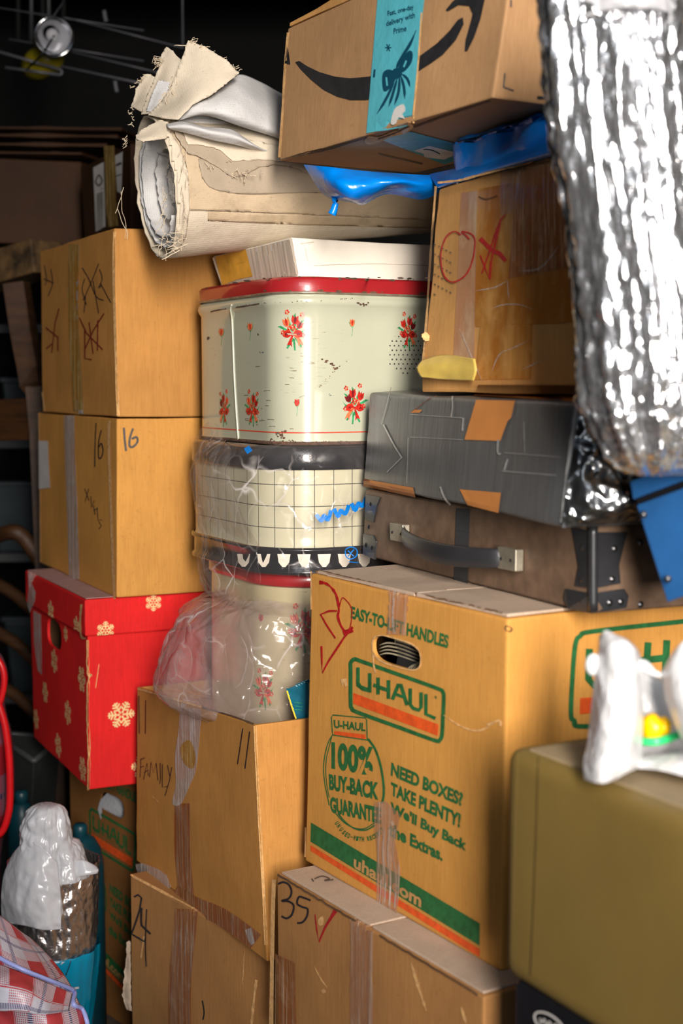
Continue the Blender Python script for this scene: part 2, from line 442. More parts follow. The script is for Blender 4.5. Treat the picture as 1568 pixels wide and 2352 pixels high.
def fbm(p, o=3):
    a = 1.0; s_ = 0.0
    for _ in range(o): s_ += a * noise.noise(p); p = p * 2.03 + Vector((3.1, 1.7, 9.2)); a *= 0.5
    return s_
def crumple(p):
    d = noise.voronoi(p)[0]
    return d[1] - d[0]
def ridge(p):
    return 1 - abs(noise.noise(p)) * 2
def sheet(ctrl, nu=8, nv=8, amp=0.004, sc=14.0, seed=0, fold=0.0, fdir=None, fsc=10, cr_=0.0, csc=26):
    """ctrl rows of (u,v,depth) -> smooth crumpled sheet. returns verts, faces, uvs(metres)"""
    rows = [cr([P(*c) if isinstance(c, tuple) else c for c in r], nu) for r in ctrl]
    cols = [cr([r[i] for r in rows], nv) for i in range(len(rows[0]))]
    A, B = len(cols), len(cols[0]); sd = Vector((seed * 2.7, seed * 5.1, seed))
    vs = []; uv = []
    for i in range(A):
        acc = 0.0
        for j in range(B):
            p = cols[i][j]
            d = (p - CAMV).normalized(); k = fbm(p * sc + sd) * amp
            if fold:
                q = p.dot(Vector(fdir)) if fdir else p.x
                k += fold * (1 - abs(noise.noise(Vector((q * fsc, p.z * fsc * .25, seed)))) * 3)
            if cr_: k += cr_ * (crumple(p * csc + sd + Vector((fbm(p * 9), 0, fbm(p * 7))) * .6) - .4) + cr_ * .4 * crumple(p * csc * 2.6)
            vs.append(p + d * k)
    L = [0.0]
    for i in range(1, A): L.append(L[-1] + (cols[i][B // 2] - cols[i - 1][B // 2]).length)
    K = [0.0]
    for j in range(1, B): K.append(K[-1] + (cols[A // 2][j] - cols[A // 2][j - 1]).length)
    uv = [(L[i], K[j]) for i in range(A) for j in range(B)]
    fs = [[i * B + j, (i + 1) * B + j, (i + 1) * B + j + 1, i * B + j + 1] for i in range(A - 1) for j in range(B - 1)]
    return vs, fs, uv
def grid_poly(o, step):
    """even grid of quads filling an outline; rim vertices pulled on to the outline"""
    N = len(o)
    def inside(x, y):
        c = False
        for i in range(N):
            (x1, y1), (x2, y2) = o[i], o[(i + 1) % N]
            if (y1 > y) != (y2 > y) and x < (x2 - x1) * (y - y1) / (y2 - y1) + x1: c = not c
        return c
    def snap(x, y):
        best = None
        for i in range(N):
            (x1, y1), (x2, y2) = o[i], o[(i + 1) % N]; dx, dy = x2 - x1, y2 - y1; L = dx * dx + dy * dy
            t = 0 if L == 0 else max(0, min(1, ((x - x1) * dx + (y - y1) * dy) / L)); px, py = x1 + dx * t, y1 + dy * t; d = (px - x) ** 2 + (py - y) ** 2
            if best is None or d < best[0]: best = (d, px, py)
        return best
    x0 = min(p[0] for p in o) - step * .5; x1 = max(p[0] for p in o) + step; y0 = min(p[1] for p in o) - step * .5; y1 = max(p[1] for p in o) + step
    nx = int((x1 - x0) / step) + 1; ny = int((y1 - y0) / step) + 1
    ins = [[inside(x0 + i * step, y0 + j * step) for j in range(ny + 1)] for i in range(nx + 1)]
    idx = {}; vs = []; fs = []
    def vid(i, j):
        if (i, j) not in idx:
            x, y = x0 + i * step, y0 + j * step; b = snap(x, y)
            if not ins[i][j] or b[0] < (step * .3) ** 2: x, y = b[1], b[2]
            idx[(i, j)] = len(vs); vs.append((x, y))
        return idx[(i, j)]
    for i in range(nx):
        for j in range(ny):
            if ins[i][j] or ins[i + 1][j] or ins[i][j + 1] or ins[i + 1][j + 1]:
                fs.append([vid(i, j), vid(i + 1, j), vid(i + 1, j + 1), vid(i, j + 1)])
    return vs, fs
def scrap(pts, amp=0.003, sc=18.0, seed=0, sub=4, rag=0.0, bulge=0.0, step=None):
    """irregular piece of sheet from an outline of (u,v,depth)"""
    o = []; N = len(pts)
    for i in range(N):
        a, b = Vector(pts[i]), Vector(pts[(i + 1) % N]); n = max(1, int((b - a).xy.length / 7))
        for k in range(n):
            p = lerp(a, b, k / n)
            if rag: p = p + Vector((noise.noise(p * .21), noise.noise(p * .21 + Vector((5, 5, 5))), 0)) * rag * 1500
            o.append(p)
    us = [p.x for p in o]; st = step or max(3.0, min(6.0, (max(us) - min(us)) / 22))
    vs, fs = grid_poly([(p.x, p.y) for p in o], st); out = []
    cx = sum(p.x for p in o) / len(o); cy = sum(p.y for p in o) / len(o); R = max(math.hypot(p.x - cx, p.y - cy) for p in o); sd = Vector((seed * 2.7, seed * 5.1, seed))
    for u, v in vs:
        W_ = 0; D_ = 0
        for p in o:
            w_ = 1 / ((p.x - u) ** 2 + (p.y - v) ** 2 + 4) ** 1.3; W_ += w_; D_ += w_ * p.z
        q = P(u, v, D_ / W_); d = (q - CAMV).normalized(); r = math.hypot(u - cx, v - cy) / R
        out.append(q + d * (fbm(q * sc + sd) * amp - bulge * (1 - r * r)))
    return out, fs

# ---- cartons
def edge(e, y): return (P(e[0], e[1], y), P(e[2], e[3], y))
def box8(near, left, d, w2, dl=None, bottom_z=None):
    N = edge(near, d); h = N[0].z - N[1].z
    t = edge(left, 1.0); dl = dl or h / (t[0].z - t[1].z)
    L = edge(left, dl)
    d1 = ((L[0] - N[0]) + (L[1] - N[1])).xy; D2 = Vector((d1.y, -d1.x, 0)).normalized()
    R = (N[0] + D2 * w2, N[1] + D2 * w2); B = (L[0] + D2 * w2, L[1] + D2 * w2)
    C = [N[0], L[0], B[0], R[0], N[1], L[1], B[1], R[1]]
    if bottom_z is not None:
        for i in range(4, 8): C[i] = Vector((C[i].x, C[i].y, bottom_z))
    return C
def yaw_of(C):
    d = (C[1] - C[0]).xy; return math.atan2(d.y, d.x) - math.pi / 2
def yaw_root(name, label, cat, C, group=None):
    c = sum((Vector(p) for p in C[4:8]), Vector()) / 4
    return root(name, label, cat, (c.x, c.y, min(p.z for p in C[4:8])), yaw_of(C), group)
def boolean(vf, cutters):
    def mk(v, f):
        me = bpy.data.meshes.new('b'); me.from_pydata([tuple(x) for x in v], [], f); me.update(); o = bpy.data.objects.new('b', me); COL.objects.link(o); return o
    a = mk(*vf); bs = []
    for c in cutters:
        bm = bmesh.new(); vv = [bm.verts.new(p) for p in c[0]]
        for f in c[1]: bm.faces.new([vv[i] for i in f])
        bmesh.ops.recalc_face_normals(bm, faces=bm.faces); b = mk(*bm_out(bm)); bs.append(b)
        m = a.modifiers.new('c', 'BOOLEAN'); m.object = b; m.operation = 'DIFFERENCE'; m.solver = 'EXACT'
    bpy.context.view_layer.update()
    me = bpy.data.meshes.new_from_object(a.evaluated_get(bpy.context.evaluated_depsgraph_get()))
    vs = [v.co.copy() for v in me.vertices]; fs = [list(p.vertices) for p in me.polygons]
    for o in [a] + bs: bpy.data.objects.remove(o)
    return vs, fs
def cavity(C, th=0.005):
    top = sum((Vector(c) for c in C[:4]), Vector()) / 4; bot = sum((Vector(c) for c in C[4:8]), Vector()) / 4; r = []
    for grp, cen, dz in ((C[:4], top, -th), (C[4:8], bot, th)):
        q = []
        for c in grp:
            d = cen - Vector(c); d.z = 0; q.append(Vector(c) + d.normalized() * th * 1.45 + Vector((0, 0, dz)))
        r.append(q)
    return loft(r, True, True, True)
def in_mat(vf, surf, d=0.0032):
    r = []
    for f in vf[1]:
        c = sum((Vector(vf[0][i]) for i in f), Vector()) / len(f); h = surf.b.find_nearest(c); r.append(1 if h[3] > d else 0)
    return r
def pocket(surf, outline, depth):
    pts = [surf.px(u, v, 0) for u, v in outline]; n = surf.last[1]
    a = [p + n * 0.01 for p in pts]; b = [p - n * depth for p in pts]
    return loft([a, b], True, True, True), n
# ================================================================ materials
CARD = m_card('kraft_cardboard', (0.58, 0.27, 0.066))
CARD2 = m_card('kraft_cardboard_golden', (0.63, 0.30, 0.066), dark=0.86)
CARD_B = m_card('kraft_cardboard_grey_brown', (0.43, 0.21, 0.072), stain=0.3)  # greyer kraft for the lower boxes
CARD_SH = m_card('kraft_cardboard_shaded', (0.26, 0.115, 0.032))  # kraft darkened to carry the shade on the back moving box
CARD_OLD = m_card('aged_cardboard', (0.62, 0.325, 0.105), dark=0.75, stain=0.5)
CARD_DUST = m_card('dusty_cardboard_top', (0.55, 0.42, 0.32), flute=0.02)
EDGE = m_plain('torn_cardboard_edge', (0.66, 0.38, 0.15), rough=0.9, var=0.3, nscale=120, bump=0.6, bscale=300)
INNER = m_card('shaded_interior_board', (0.10, 0.045, 0.016))  # brown inside board, darkened to hold the shade within the boxes
EDGE_D = m_plain('dark_cardboard_gap', (0.10, 0.05, 0.02), rough=0.95, var=0.3)
GREEN = m_plain('green_print', (0.018, 0.125, 0.035), rough=0.6, var=0.3, nscale=90)
ORANGE = m_plain('orange_print', (0.72, 0.09, 0.012), rough=0.6, var=0.2, nscale=90)
UCARD = m_plain('bare_kraft_letters', (0.50, 0.26, 0.09), rough=0.7)
BLACKP = m_plain('black_print', (0.015, 0.015, 0.017), rough=0.55, var=0.3, nscale=60)
PEN = m_plain('black_marker', (0.022, 0.018, 0.022), rough=0.5, var=0.4, nscale=200)
PEN_G = m_plain('grey_marker', (0.075, 0.068, 0.062), rough=0.5, var=0.4, nscale=200)
REDPEN = m_plain('red_marker', (0.42, 0.012, 0.015), rough=0.45, var=0.35, nscale=200)
REDPEN_D = m_plain('old_red_marker', (0.20, 0.018, 0.012), rough=0.5, var=0.35, nscale=200)
TAPE = m_tape('clear_tape', (0.60, 0.40, 0.26), 0.40)
TAPE_B = m_tape('brown_clear_tape', (0.46, 0.225, 0.085), 0.62, white=0.25)
TAPE_S = m_tape('silvery_tape', (0.62, 0.56, 0.52), 0.75, rough=0.22)
TAPE_Y = m_tape('yellow_old_tape', (0.55, 0.36, 0.08), 0.75, white=0.3)
YTAPE = m_plain('amber_masking_tape', (0.62, 0.33, 0.035), rough=0.35, var=0.25, nscale=25, coat=0.2)
RED = m_card('red_printed_cardboard', (0.72, 0.012, 0.012), dark=0.86, flute=0.09, stain=0.12)
FLAKE = m_plain('cream_snowflake_print', (0.82, 0.58, 0.27), rough=0.6)
LABEL = m_plain('white_paper_label', (0.62, 0.59, 0.56), rough=0.7, var=0.1)
CANVAS = m_canvas('raw_canvas', (0.70, 0.605, 0.47))
CANVAS_T = m_canvas('stained_canvas', (0.58, 0.45, 0.30), amt=0.8)
CANVAS_G = m_canvas('grimy_canvas', (0.42, 0.34, 0.25), amt=0.5)
GESSO = m_canvas('primed_white_canvas', (0.66, 0.65, 0.64), dirt=(0.2, 0.18, 0.17), amt=0.25, weave=500)
THREAD = m_plain('cotton_thread', (0.70, 0.58, 0.42), rough=0.9)
WHITEC = m_plain('worn_white_board', (0.80, 0.74, 0.63), rough=0.6, var=0.10, nscale=9, bump=0.3, bdist=0.003)
WHITEC_S = m_plain('scuffed_white_board', (0.52, 0.45, 0.36), rough=0.8, var=0.35, nscale=1, stretch=(16, 120, 5), bump=0.4)
CREAM = m_enamel('cream_enamel', (0.47, 0.475, 0.355), rough=0.15)
TINRED = m_enamel('red_enamel', (0.36, 0.016, 0.02), rough=0.24, scuff=(0.13, 0.05, 0.03), var=0.18, amt=0.9)
TINBLK = m_plain('black_enamel', (0.02, 0.022, 0.026), rough=0.22, bump=0.4, bscale=30, bdist=0.003, coat=0.4)
TINSIL = m_plain('bare_tin_rim', (0.36, 0.30, 0.22), rough=0.4, metal=0.6, var=0.4, nscale=60)
RUST = m_plain('rust', (0.10, 0.05, 0.03), rough=0.9, var=0.5, nscale=120)
GRIDM = m_grid('cream_grid_enamel', (0.56, 0.54, 0.39))
PINSTR = m_plain('red_pinstripe', (0.62, 0.05, 0.02), rough=0.35)
F_RED = m_plain('flower_red', (0.50, 0.02, 0.012), rough=0.35, var=0.5, nscale=180)
F_DRED = m_plain('flower_dark_red', (0.16, 0.008, 0.012), rough=0.35, var=0.4, nscale=180)
F_OR = m_plain('flower_coral', (0.78, 0.16, 0.06), rough=0.35, var=0.4, nscale=180)
F_GR = m_plain('leaf_green', (0.03, 0.26, 0.09), rough=0.35, var=0.5, nscale=180)
FILM = m_film('clear_bag_film', (0.42, 0.37, 0.35), base=0.02, scale=13)
FILM2 = m_film('hazy_bag_film', (0.50, 0.41, 0.40), base=0.17, scale=11)
FOIL = m_foil('crumpled_foil')
FOIL_S = m_foil("quilted_foil", scale=120, dist=0.004, tint=(0.80, 0.77, 0.76), rough=0.22)
BLUEPL = m_plain('bright_blue_plastic', (0.0, 0.20, 0.72), rough=0.24, var=0.12, nscale=9, bump=0.5, bdist=0.01, bscale=10)
CYAN = m_plain('turquoise_printed_tape', (0.09, 0.42, 0.50), rough=0.3, var=0.12, nscale=14, bump=0.4, bdist=0.003, bscale=40)
NAVY = m_plain('navy_ink', (0.004, 0.055, 0.10), rough=0.4)
WHITEPL = m_plain('white_plastic_bag', (0.52, 0.53, 0.57), rough=0.2, var=0.06, nscale=9, bump=0.6, bdist=0.012, bscale=9)
WHITEPL2 = m_plain('bright_white_plastic_bag', (0.62, 0.62, 0.635), rough=0.3, var=0.05, nscale=9, bump=0.6, bdist=0.012, bscale=12)
DUCT = m_plain('grey_duct_tape', (0.115, 0.118, 0.122), rough=0.33, metal=0.25, var=0.16, nscale=1, stretch=(130, 130, 5), bump=0.35, bdist=0.0015, bscale=1)
DUCT_E = m_plain('duct_tape_crease_highlight', (0.42, 0.42, 0.42), rough=0.3, metal=0.3)  # pale grey paints the highlights along the tape creases
DWRAP = m_foil('grey_plastic_wrap', scale=16, strength=0.8, dist=0.02, tint=(0.24, 0.25, 0.26), rough=0.22)
DORG = m_plain('bare_orange_cardboard', (0.55, 0.21, 0.05), rough=0.6, var=0.12, nscale=12)
SUIT = m_plain('brown_fibreboard', (0.135, 0.083, 0.052), rough=0.55, var=0.3, nscale=35, bump=0.3, bscale=160)
SUIT_S = m_plain('tan_fibreboard', (0.25, 0.155, 0.095), rough=0.55, var=0.22, nscale=35, bump=0.3, bscale=160)
BMETAL = m_plain('dark_painted_steel', (0.035, 0.036, 0.040), rough=0.36, metal=0.4, var=0.2, coat=0.2)
RIVET = m_plain('steel_rivet', (0.10, 0.10, 0.105), rough=0.3, metal=0.9)
NICKEL = m_plain('aged_nickel', (0.42, 0.38, 0.30), rough=0.38, metal=0.7, var=0.2, nscale=60, bump=0.2)
LEATHER = m_plain('black_leather', (0.024, 0.024, 0.027), rough=0.34, bump=0.3, bscale=300)
WEB = m_plain('grey_webbing', (0.03, 0.031, 0.034), rough=0.8, bump=1.0, bscale=1, stretch=(1, 1, 260), bdist=0.002)
OLIVE = m_plain('olive_brown_leatherette', (0.165, 0.108, 0.026), rough=0.55, var=0.10, nscale=5, bump=0.2, bscale=90)
OLIVE_T = m_plain('dusty_olive_top', (0.30, 0.225, 0.13), rough=0.7, var=0.1)
BLKBOX = m_plain('glossy_black_plastic', (0.010, 0.010, 0.012), rough=0.22)
CHROME = m_plain('chrome', (0.8, 0.8, 0.82), rough=0.12, metal=1.0)
WIRE = m_plain('grey_coated_wire', (0.09, 0.09, 0.10), rough=0.4)
DGLASS = m_plain('yellow_plastic', (0.30, 0.24, 0.01), rough=0.35)
BLUECASE = m_plain('blue_painted_metal', (0.018, 0.095, 0.27), rough=0.38, var=0.15, nscale=14, bump=0.1)
BLUESH = m_plain('turquoise_shiny_plastic', (0.0, 0.24, 0.42), rough=0.22, var=0.15, nscale=18, bump=0.5, bdist=0.004, bscale=26)
TEAL = m_plain('teal_plastic', (0.004, 0.05, 0.07), rough=0.4)  # teal darkened for the shade behind the white bag
WOOD = m_plain('worn_varnished_wood', (0.05, 0.019, 0.005), rough=0.55, var=0.45, nscale=1, stretch=(8, 8, 60), bump=0.3)  # wood colour lowered to put the background shade into it
WOODP = m_plain('paint_spattered_wood', (0.10, 0.055, 0.02), rough=0.7, var=0.8, nscale=22)  # spattered wood, also darkened for background shade
DWALL = m_plain('shade_black_wall', (0.004, 0.004, 0.004), rough=0.95)  # near-black colour stands in for shade deep in the room
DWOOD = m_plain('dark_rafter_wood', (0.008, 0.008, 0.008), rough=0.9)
FLOORM = m_plain('dusty_dark_floor', (0.055, 0.040, 0.030), rough=0.85, var=0.3, nscale=6)
PLAID = m_plaid('red_blue_woven_plastic', (0.50, 0.008, 0.012), (0.02, 0.03, 0.14), (0.60, 0.60, 0.70))
PLAID2 = m_plaid('dark_red_tartan', (0.30, 0.004, 0.012), (0.02, 0.02, 0.08), (0.20, 0.10, 0.16), k=1.6)
PIPING = m_plain('blue_white_binding', (0.35, 0.42, 0.85), rough=0.35)
REDPIPE = m_plain('red_vinyl_piping', (0.62, 0.008, 0.012), rough=0.3)
GREYBIN = m_plain('dark_grey_plastic', (0.045, 0.048, 0.05), rough=0.45)
SHADEBOX = m_card('shade_darkened_cardboard', (0.042, 0.0145, 0.002))  # shade on the far-left boxes is put into this colour
YELLOW = m_plain('yellow_toy_plastic', (0.90, 0.50, 0.0), rough=0.3)
GREENPL = m_plain('green_toy_plastic', (0.02, 0.50, 0.14), rough=0.3)
BLACKCL = m_plain('black_cloth', (0.012, 0.012, 0.013), rough=0.9)
STRIPE = m_plain('cream_stripe_cloth', (0.50, 0.44, 0.30), rough=0.9)
BLUEPR = m_plain('blue_bag_print', (0.0, 0.16, 0.55), rough=0.4)
BOOKT = m_plain('teal_packet_print', (0.0, 0.10, 0.16), rough=0.3, var=0.4, nscale=30)
PALEY = m_plain('pale_yellow_wrap', (0.62, 0.44, 0.10), rough=0.35, var=0.2, nscale=12, coat=0.2)
TWH = m_tape('tan_paper_tape', (0.55, 0.36, 0.21), 0.8, rough=0.35, white=0.1, streak=(14, 14, 5))
TOR = m_tape('amber_packing_tape', (0.54, 0.25, 0.045), 0.85, rough=0.3, white=0.1, streak=(14, 14, 5))

# ================================================================ room
def slab(name, c, s, m):
    v, f = boxv(c, (s[0] / 2, 0, 0), (0, s[1] / 2, 0), (0, 0, s[2] / 2)); o = mesh(name, v, f, m); o['kind'] = 'structure'; return o
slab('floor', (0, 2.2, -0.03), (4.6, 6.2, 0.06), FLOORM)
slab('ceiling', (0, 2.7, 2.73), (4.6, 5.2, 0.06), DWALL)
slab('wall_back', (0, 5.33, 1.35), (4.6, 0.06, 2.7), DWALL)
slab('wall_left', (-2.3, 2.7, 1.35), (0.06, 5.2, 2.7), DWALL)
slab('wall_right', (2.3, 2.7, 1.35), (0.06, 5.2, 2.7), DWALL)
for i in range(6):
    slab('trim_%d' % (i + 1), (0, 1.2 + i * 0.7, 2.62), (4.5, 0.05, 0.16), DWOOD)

# ================================================================ front hauling box
CU = box8((1165, 1430, 1150, 2240), (715, 1310, 700, 1970), 1.66, 0.42)
ZU = (CU[4].z + CU[5].z) / 2
for i in range(4, 8): CU[i].z = ZU
ZUT = (CU[0].z + CU[1].z) / 2
for i in range(0, 4): CU[i].z = ZUT
FU = homog([(715, 1310), (1165, 1430), (1150, 2240), (700, 1970)], UNIT)   # photo px -> face 0..1
LOGO_SRC = [(806, 1512), (1020, 1590), (1008, 1703), (806, 1622)]
def slot(c, hw, hh, sh, n=10):
    out = []
    for k in range(4 * n):
        a = 6.28318 * k / (4 * n); x = math.copysign(abs(math.cos(a)) ** 0.55, math.cos(a)) * hw; y = math.copysign(abs(math.sin(a)) ** 0.75, math.sin(a)) * hh
        out.append((c[0] + x, c[1] + y + x * sh))
    return out
def hauling_print(D, full=True):
    T = D.text
    # long-wall logo
    fr = [(815, 1514), (1008, 1583), (1020, 1600), (1016, 1690), (1003, 1703), (820, 1637), (806, 1618), (806, 1528)]
    D.stroke([(806, 1540), (806, 1523), (815, 1514), (828, 1518), (910, 1547), (1005, 1581), (1018, 1590), (1020, 1605), (1018, 1650), (1016, 1688), (1010, 1700), (998, 1700), (910, 1668), (822, 1636), (809, 1627), (806, 1612)], 9, GREEN, closed=True)
    D.quad([(812, 1591), (1008, 1664), (1006, 1690), (812, 1616)], ORANGE, 14, 3)
    # lettering
    def bar(pts, w_=8.5): D.stroke(pts, w_, GREEN, smooth=False)
    bar([(823, 1533), (823, 1568), (828, 1577), (842, 1583), (850, 1582)]); bar([(850, 1590), (850, 1546)]); bar([(822, 1560), (822, 1574), (834, 1583), (853, 1588)], 7)
    bar([(858, 1573), (893, 1586)]); bar([(869, 1556), (869, 1595)]); bar([(893, 1562), (893, 1605)]); bar([(869, 1578), (897, 1587)])
    bar([(902, 1607), (916, 1572), (921, 1572), (936, 1620)]); bar([(909, 1594), (930, 1602)], 7)
    bar([(943, 1581), (943, 1618), (950, 1627), (963, 1631), (968, 1624), (968, 1590)])
    bar([(979, 1594), (979, 1640), (1001, 1650)])
    T('®', [(999, 1597), (1004, 1599), (1004, 1606), (999, 1604)], GREEN)
    # top line
    T('EASY-TO-LIFT HANDLES', [(808, 1392), (1032, 1459), (1030, 1490), (806, 1420)], GREEN, 0.04)
    # jar
    D.stroke([(762, 1648), (765, 1642), (840, 1649), (843, 1654), (844, 1695), (846, 1700), (765, 1688), (764, 1680)], 2.6, GREEN, smooth=False, closed=True)
    T('U-HAUL', [(767, 1653), (841, 1661), (840, 1680), (768, 1672)], GREEN, 0.04)
    D.quad([(769, 1679), (840, 1687), (841, 1698), (768, 1689)], ORANGE, 6, 2)
    D.stroke([(766, 1686), (755, 1705), (747, 1735), (744, 1765), (747, 1800), (754, 1835), (757, 1850)], 2.4, GREEN)
    D.stroke([(763, 1692), (757, 1715), (751, 1740), (749, 1770), (752, 1805), (757, 1832)], 2.0, GREEN)
    D.stroke([(846, 1697), (862, 1720), (874, 1755), (881, 1795), (882, 1825), (878, 1845)], 5.5, GREEN)
    D.stroke([(772, 1868), (790, 1888), (813, 1901), (838, 1903), (862, 1889)], 2.4, GREEN)
    D.stroke([(777, 1868), (795, 1889), (818, 1904), (842, 1906), (862, 1895)], 3.4, GREEN)
    T('100%', [(762, 1703), (858, 1716), (857, 1783), (762, 1766)], GREEN, 0.045)
    T('BUY-BACK', [(756, 1777), (871, 1797), (870, 1838), (757, 1814)], GREEN, 0.05)
    T('GUARANTEE', [(758, 1829), (876, 1855), (876, 1893), (760, 1866)], GREEN, 0.05)
    w_ = 'UNUSED-WITH RECEIPT'; n = len(w_)
    arc = cr([(773, 1888, 0), (793, 1914, 0), (817, 1925, 0), (842, 1927, 0), (864, 1919, 0), (882, 1902, 0)], 8)
    for i, ch in enumerate(w_):
        if ch == ' ': continue
        t = (i + 0.5) / n * (len(arc) - 2); k = int(t); p = lerp(arc[k], arc[k + 1], t - k); d = (arc[min(len(arc) - 1, k + 1)] - arc[k]).normalized()
        nn = Vector((-d.y, d.x, 0)); a = p - d * 2.6; b = p + d * 2.6; hh = 5.5 if ch != '-' else 1.0
        T(ch, [(a - nn * hh).xy, (b - nn * hh).xy, (b + nn * hh).xy, (a + nn * hh).xy], GREEN, 0.045)
    T('NEED BOXES?', [(900, 1750), (1065, 1821), (1062, 1853), (898, 1781)], GREEN, 0.045)
    T('TAKE PLENTY!', [(899, 1795), (1060, 1869), (1057, 1902), (898, 1826)], GREEN, 0.045)
    T("We'll Buy Back", [(898, 1840), (1074, 1930), (1070, 1962), (896, 1873)], GREEN, 0.045)
    T('the Extras.', [(894, 1888), (1018, 1950), (1017, 1979), (893, 1919)], GREEN, 0.045)
    # band
    D.quad([(715, 1889), (1103, 2121), (1102, 2172), (714, 1933)], GREEN, 20, 4)
    D.quad([(714, 1941), (1103, 2180), (1102, 2198), (714, 1954)], ORANGE, 20, 2)
    T('uhaul.com', [(815, 1963), (970, 2055), (968, 2085), (813, 1992)], UCARD, 0.03, off=0.0004)

ru = yaw_root('moving_box', 'moving box with green lettering, orange stripes and red marker arrow under the brown suitcase', 'box', CU, 'moving boxes with green lettering')
vf = hexa(CU, 9, 0.0035, 0.001, 3, edge=0.0008)
SU = Surf(*vf)
hole = slot((912, 1499), 56, 32, 0.29)
cutter, nU = pocket(SU, hole, 0.03)
vf = boolean(vf, [cavity(CU), cutter])
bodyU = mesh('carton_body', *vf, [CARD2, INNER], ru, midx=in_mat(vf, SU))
D = Dec(SU); hauling_print(D); D.build('printed_lettering', ru, 'green and orange printing')
D = Dec(SU, 0.0014)
D.stroke([(735, 1335), (752, 1341), (765, 1352), (775, 1370), (780, 1400), (778, 1420), (795, 1452), (812, 1440)], 5, REDPEN, jit=0.5)
D.stroke([(780, 1400), (786, 1376), (792, 1374), (806, 1390), (810, 1408), (806, 1440), (795, 1448), (783, 1430), (779, 1408)], 2.2, REDPEN)
D.stroke([(776, 1403), (758, 1403), (738, 1411), (752, 1436), (772, 1466)], 4, REDPEN, smooth=False, jit=0.4)
D.stroke([(812, 1440), (792, 1464), (775, 1490), (757, 1517), (742, 1545), (741, 1520), (740, 1484)], 4, REDPEN, smooth=False, jit=0.6)
D.stroke([(735, 1338), (744, 1338)], 8, REDPEN, smooth=False); D.stroke([(790, 1455), (812, 1446)], 11, REDPEN, smooth=False)
D.build('marker_arrow', ru, 'red marker arrow')
D = Dec(SU, 0.0018)
D.stroke([(916, 1352), (918, 1380), (914, 1420), (912, 1458)], 44, TAPE, k=5, jit=0.25)
D.stroke([(908, 1356), (904, 1420), (908, 1455)], 5, TAPE_S, k=1)
D.build('tape_strip', ru, 'clear tape over the top edge')
D = Dec(SU, 0.0018)
D.poly([(862, 1842), (890, 1840), (922, 1872), (918, 1892), (910, 1930), (922, 2000), (918, 2060), (910, 2125), (890, 2110), (868, 2080), (866, 2010), (868, 1960), (862, 1900)], TAPE)
for x in (873, 884, 895, 908): D.stroke([(x + 2, 1905), (x - 3, 1960), (x + 4, 2020), (x, 2085)], 3, TAPE_S)
D.stroke([(902, 1886), (905, 1896)], 6, LABEL, smooth=False)
D.build('tape_strip', ru, 'wrinkled clear tape over the bottom edge')
# dusty top flaps with centre gap
def top_flaps(C, rt, th=0.004, gap=0.006, inset=0.003, mat_=None, lift=0.0005, along=0, split=0.5):
    """two flaps on the top of a carton. along=0: the gap runs across the long side"""
    N, L, B, R = [Vector(c) for c in C[:4]]; up = Vector((0, 0, 1))
    def flap(s0, s1, t0, t1, sd):
        q = [lerp(lerp(N, L, s), lerp(R, B, s), t) for s, t in ((s0, t0), (s1, t0), (s1, t1), (s0, t1))]
        v, f = hexa([p + up * (lift + th) for p in q] + [p + up * lift for p in q], 7, 0.0012, 0.0016, sd, 12)
        mesh('top_flap', v, f, mat_ or CARD_DUST, rt)
    a = split
    if along == 0: flap(0.012, a - gap, 0.01, 0.99, 2); flap(a + gap, 0.988, 0.01, 0.99, 5)
    else: flap(0.008, 0.992, 0.012, a - gap, 2); flap(0.008, 0.992, a + gap, 0.988, 5)
top_flaps(CU, ru, split=0.43)
# torn rim along the flap fold, and shirt inside the handle hole
A_ = Acc()
for p, q in (((722, 1313), (868, 1350)), ((945, 1372), (1150, 1428))):
    pts = []
    for k in range(24):
        t = k / 23; u = lerp(p[0], q[0], t); v_ = lerp(p[1], q[1], t); b = SU.px(u, v_ + 3, 0.001); b.z = ZUT + 0.0035 + 0.002 * noise.noise(Vector((k * 0.7, 3, 1))); pts.append(b + Vector((0.004, 0.006, 0)))
    A_.add(tube(pts, 0.0018, 5, 0), EDGE_D)
pts = [P(868 + k * 5, 1350 + k * 1.6 + rnd.uniform(-2, 2), 1.9) for k in range(9)]
A_.build('torn_flap_rim', None, ru)
D = Dec(SU, 0.0012)
D.stroke(hole, 3.2, EDGE, closed=True, n=2, jit=0.6)
D.stroke([(858, 1500), (860, 1530), (864, 1545)], 4, EDGE, jit=0.5)
D.stroke([(1020, 1642), (1060, 1668), (1100, 1678), (1140, 1660)], 4, EDGE, jit=0.7, taper=True)
D.stroke([(1120, 1665), (1148, 1655), (1150, 1668)], 5, EDGE, jit=0.7)
D.poly([(783, 1560), (797, 1558), (800, 1575), (794, 1578), (792, 1566), (788, 1578)], EDGE)
for (a, b) in (((716, 1312), (716, 1400)), ((703, 1900), (702, 1968))): D.stroke([a, b], 3.5, EDGE, smooth=False)
D.poly([(1163, 1436), (1176, 1444), (1170, 1452), (1161, 1446)], EDGE_D, smooth=True)
D.build('worn_patches', ru)
c = SU.px(912, 1499, -0.024)
av = (SU.px(960, 1513, 0) - SU.px(870, 1487, 0)).normalized(); uv_ = Vector((0, 0, 1)); A_ = Acc()
sv, sf, su = sheet([[c + av * x + uv_ * z * 0.9 + nU * (-0.006 + 0.006 * math.cos(x * 30) + 0.004 * math.sin(z * 90)) for x in (-.05, -.025, 0, .025, .05)] for z in (.032, .016, 0, -.016, -.032)], 5, 5, 0.002, 30, 3)
sh = mesh('striped_shirt', sv, sf, BLACKCL, smooth=True)
tag(sh, 'black and cream striped shirt showing through the handle hole of the front moving box', 'shirt')
SS = Surf(sv, sf); D = Dec(SS, 0.0006)
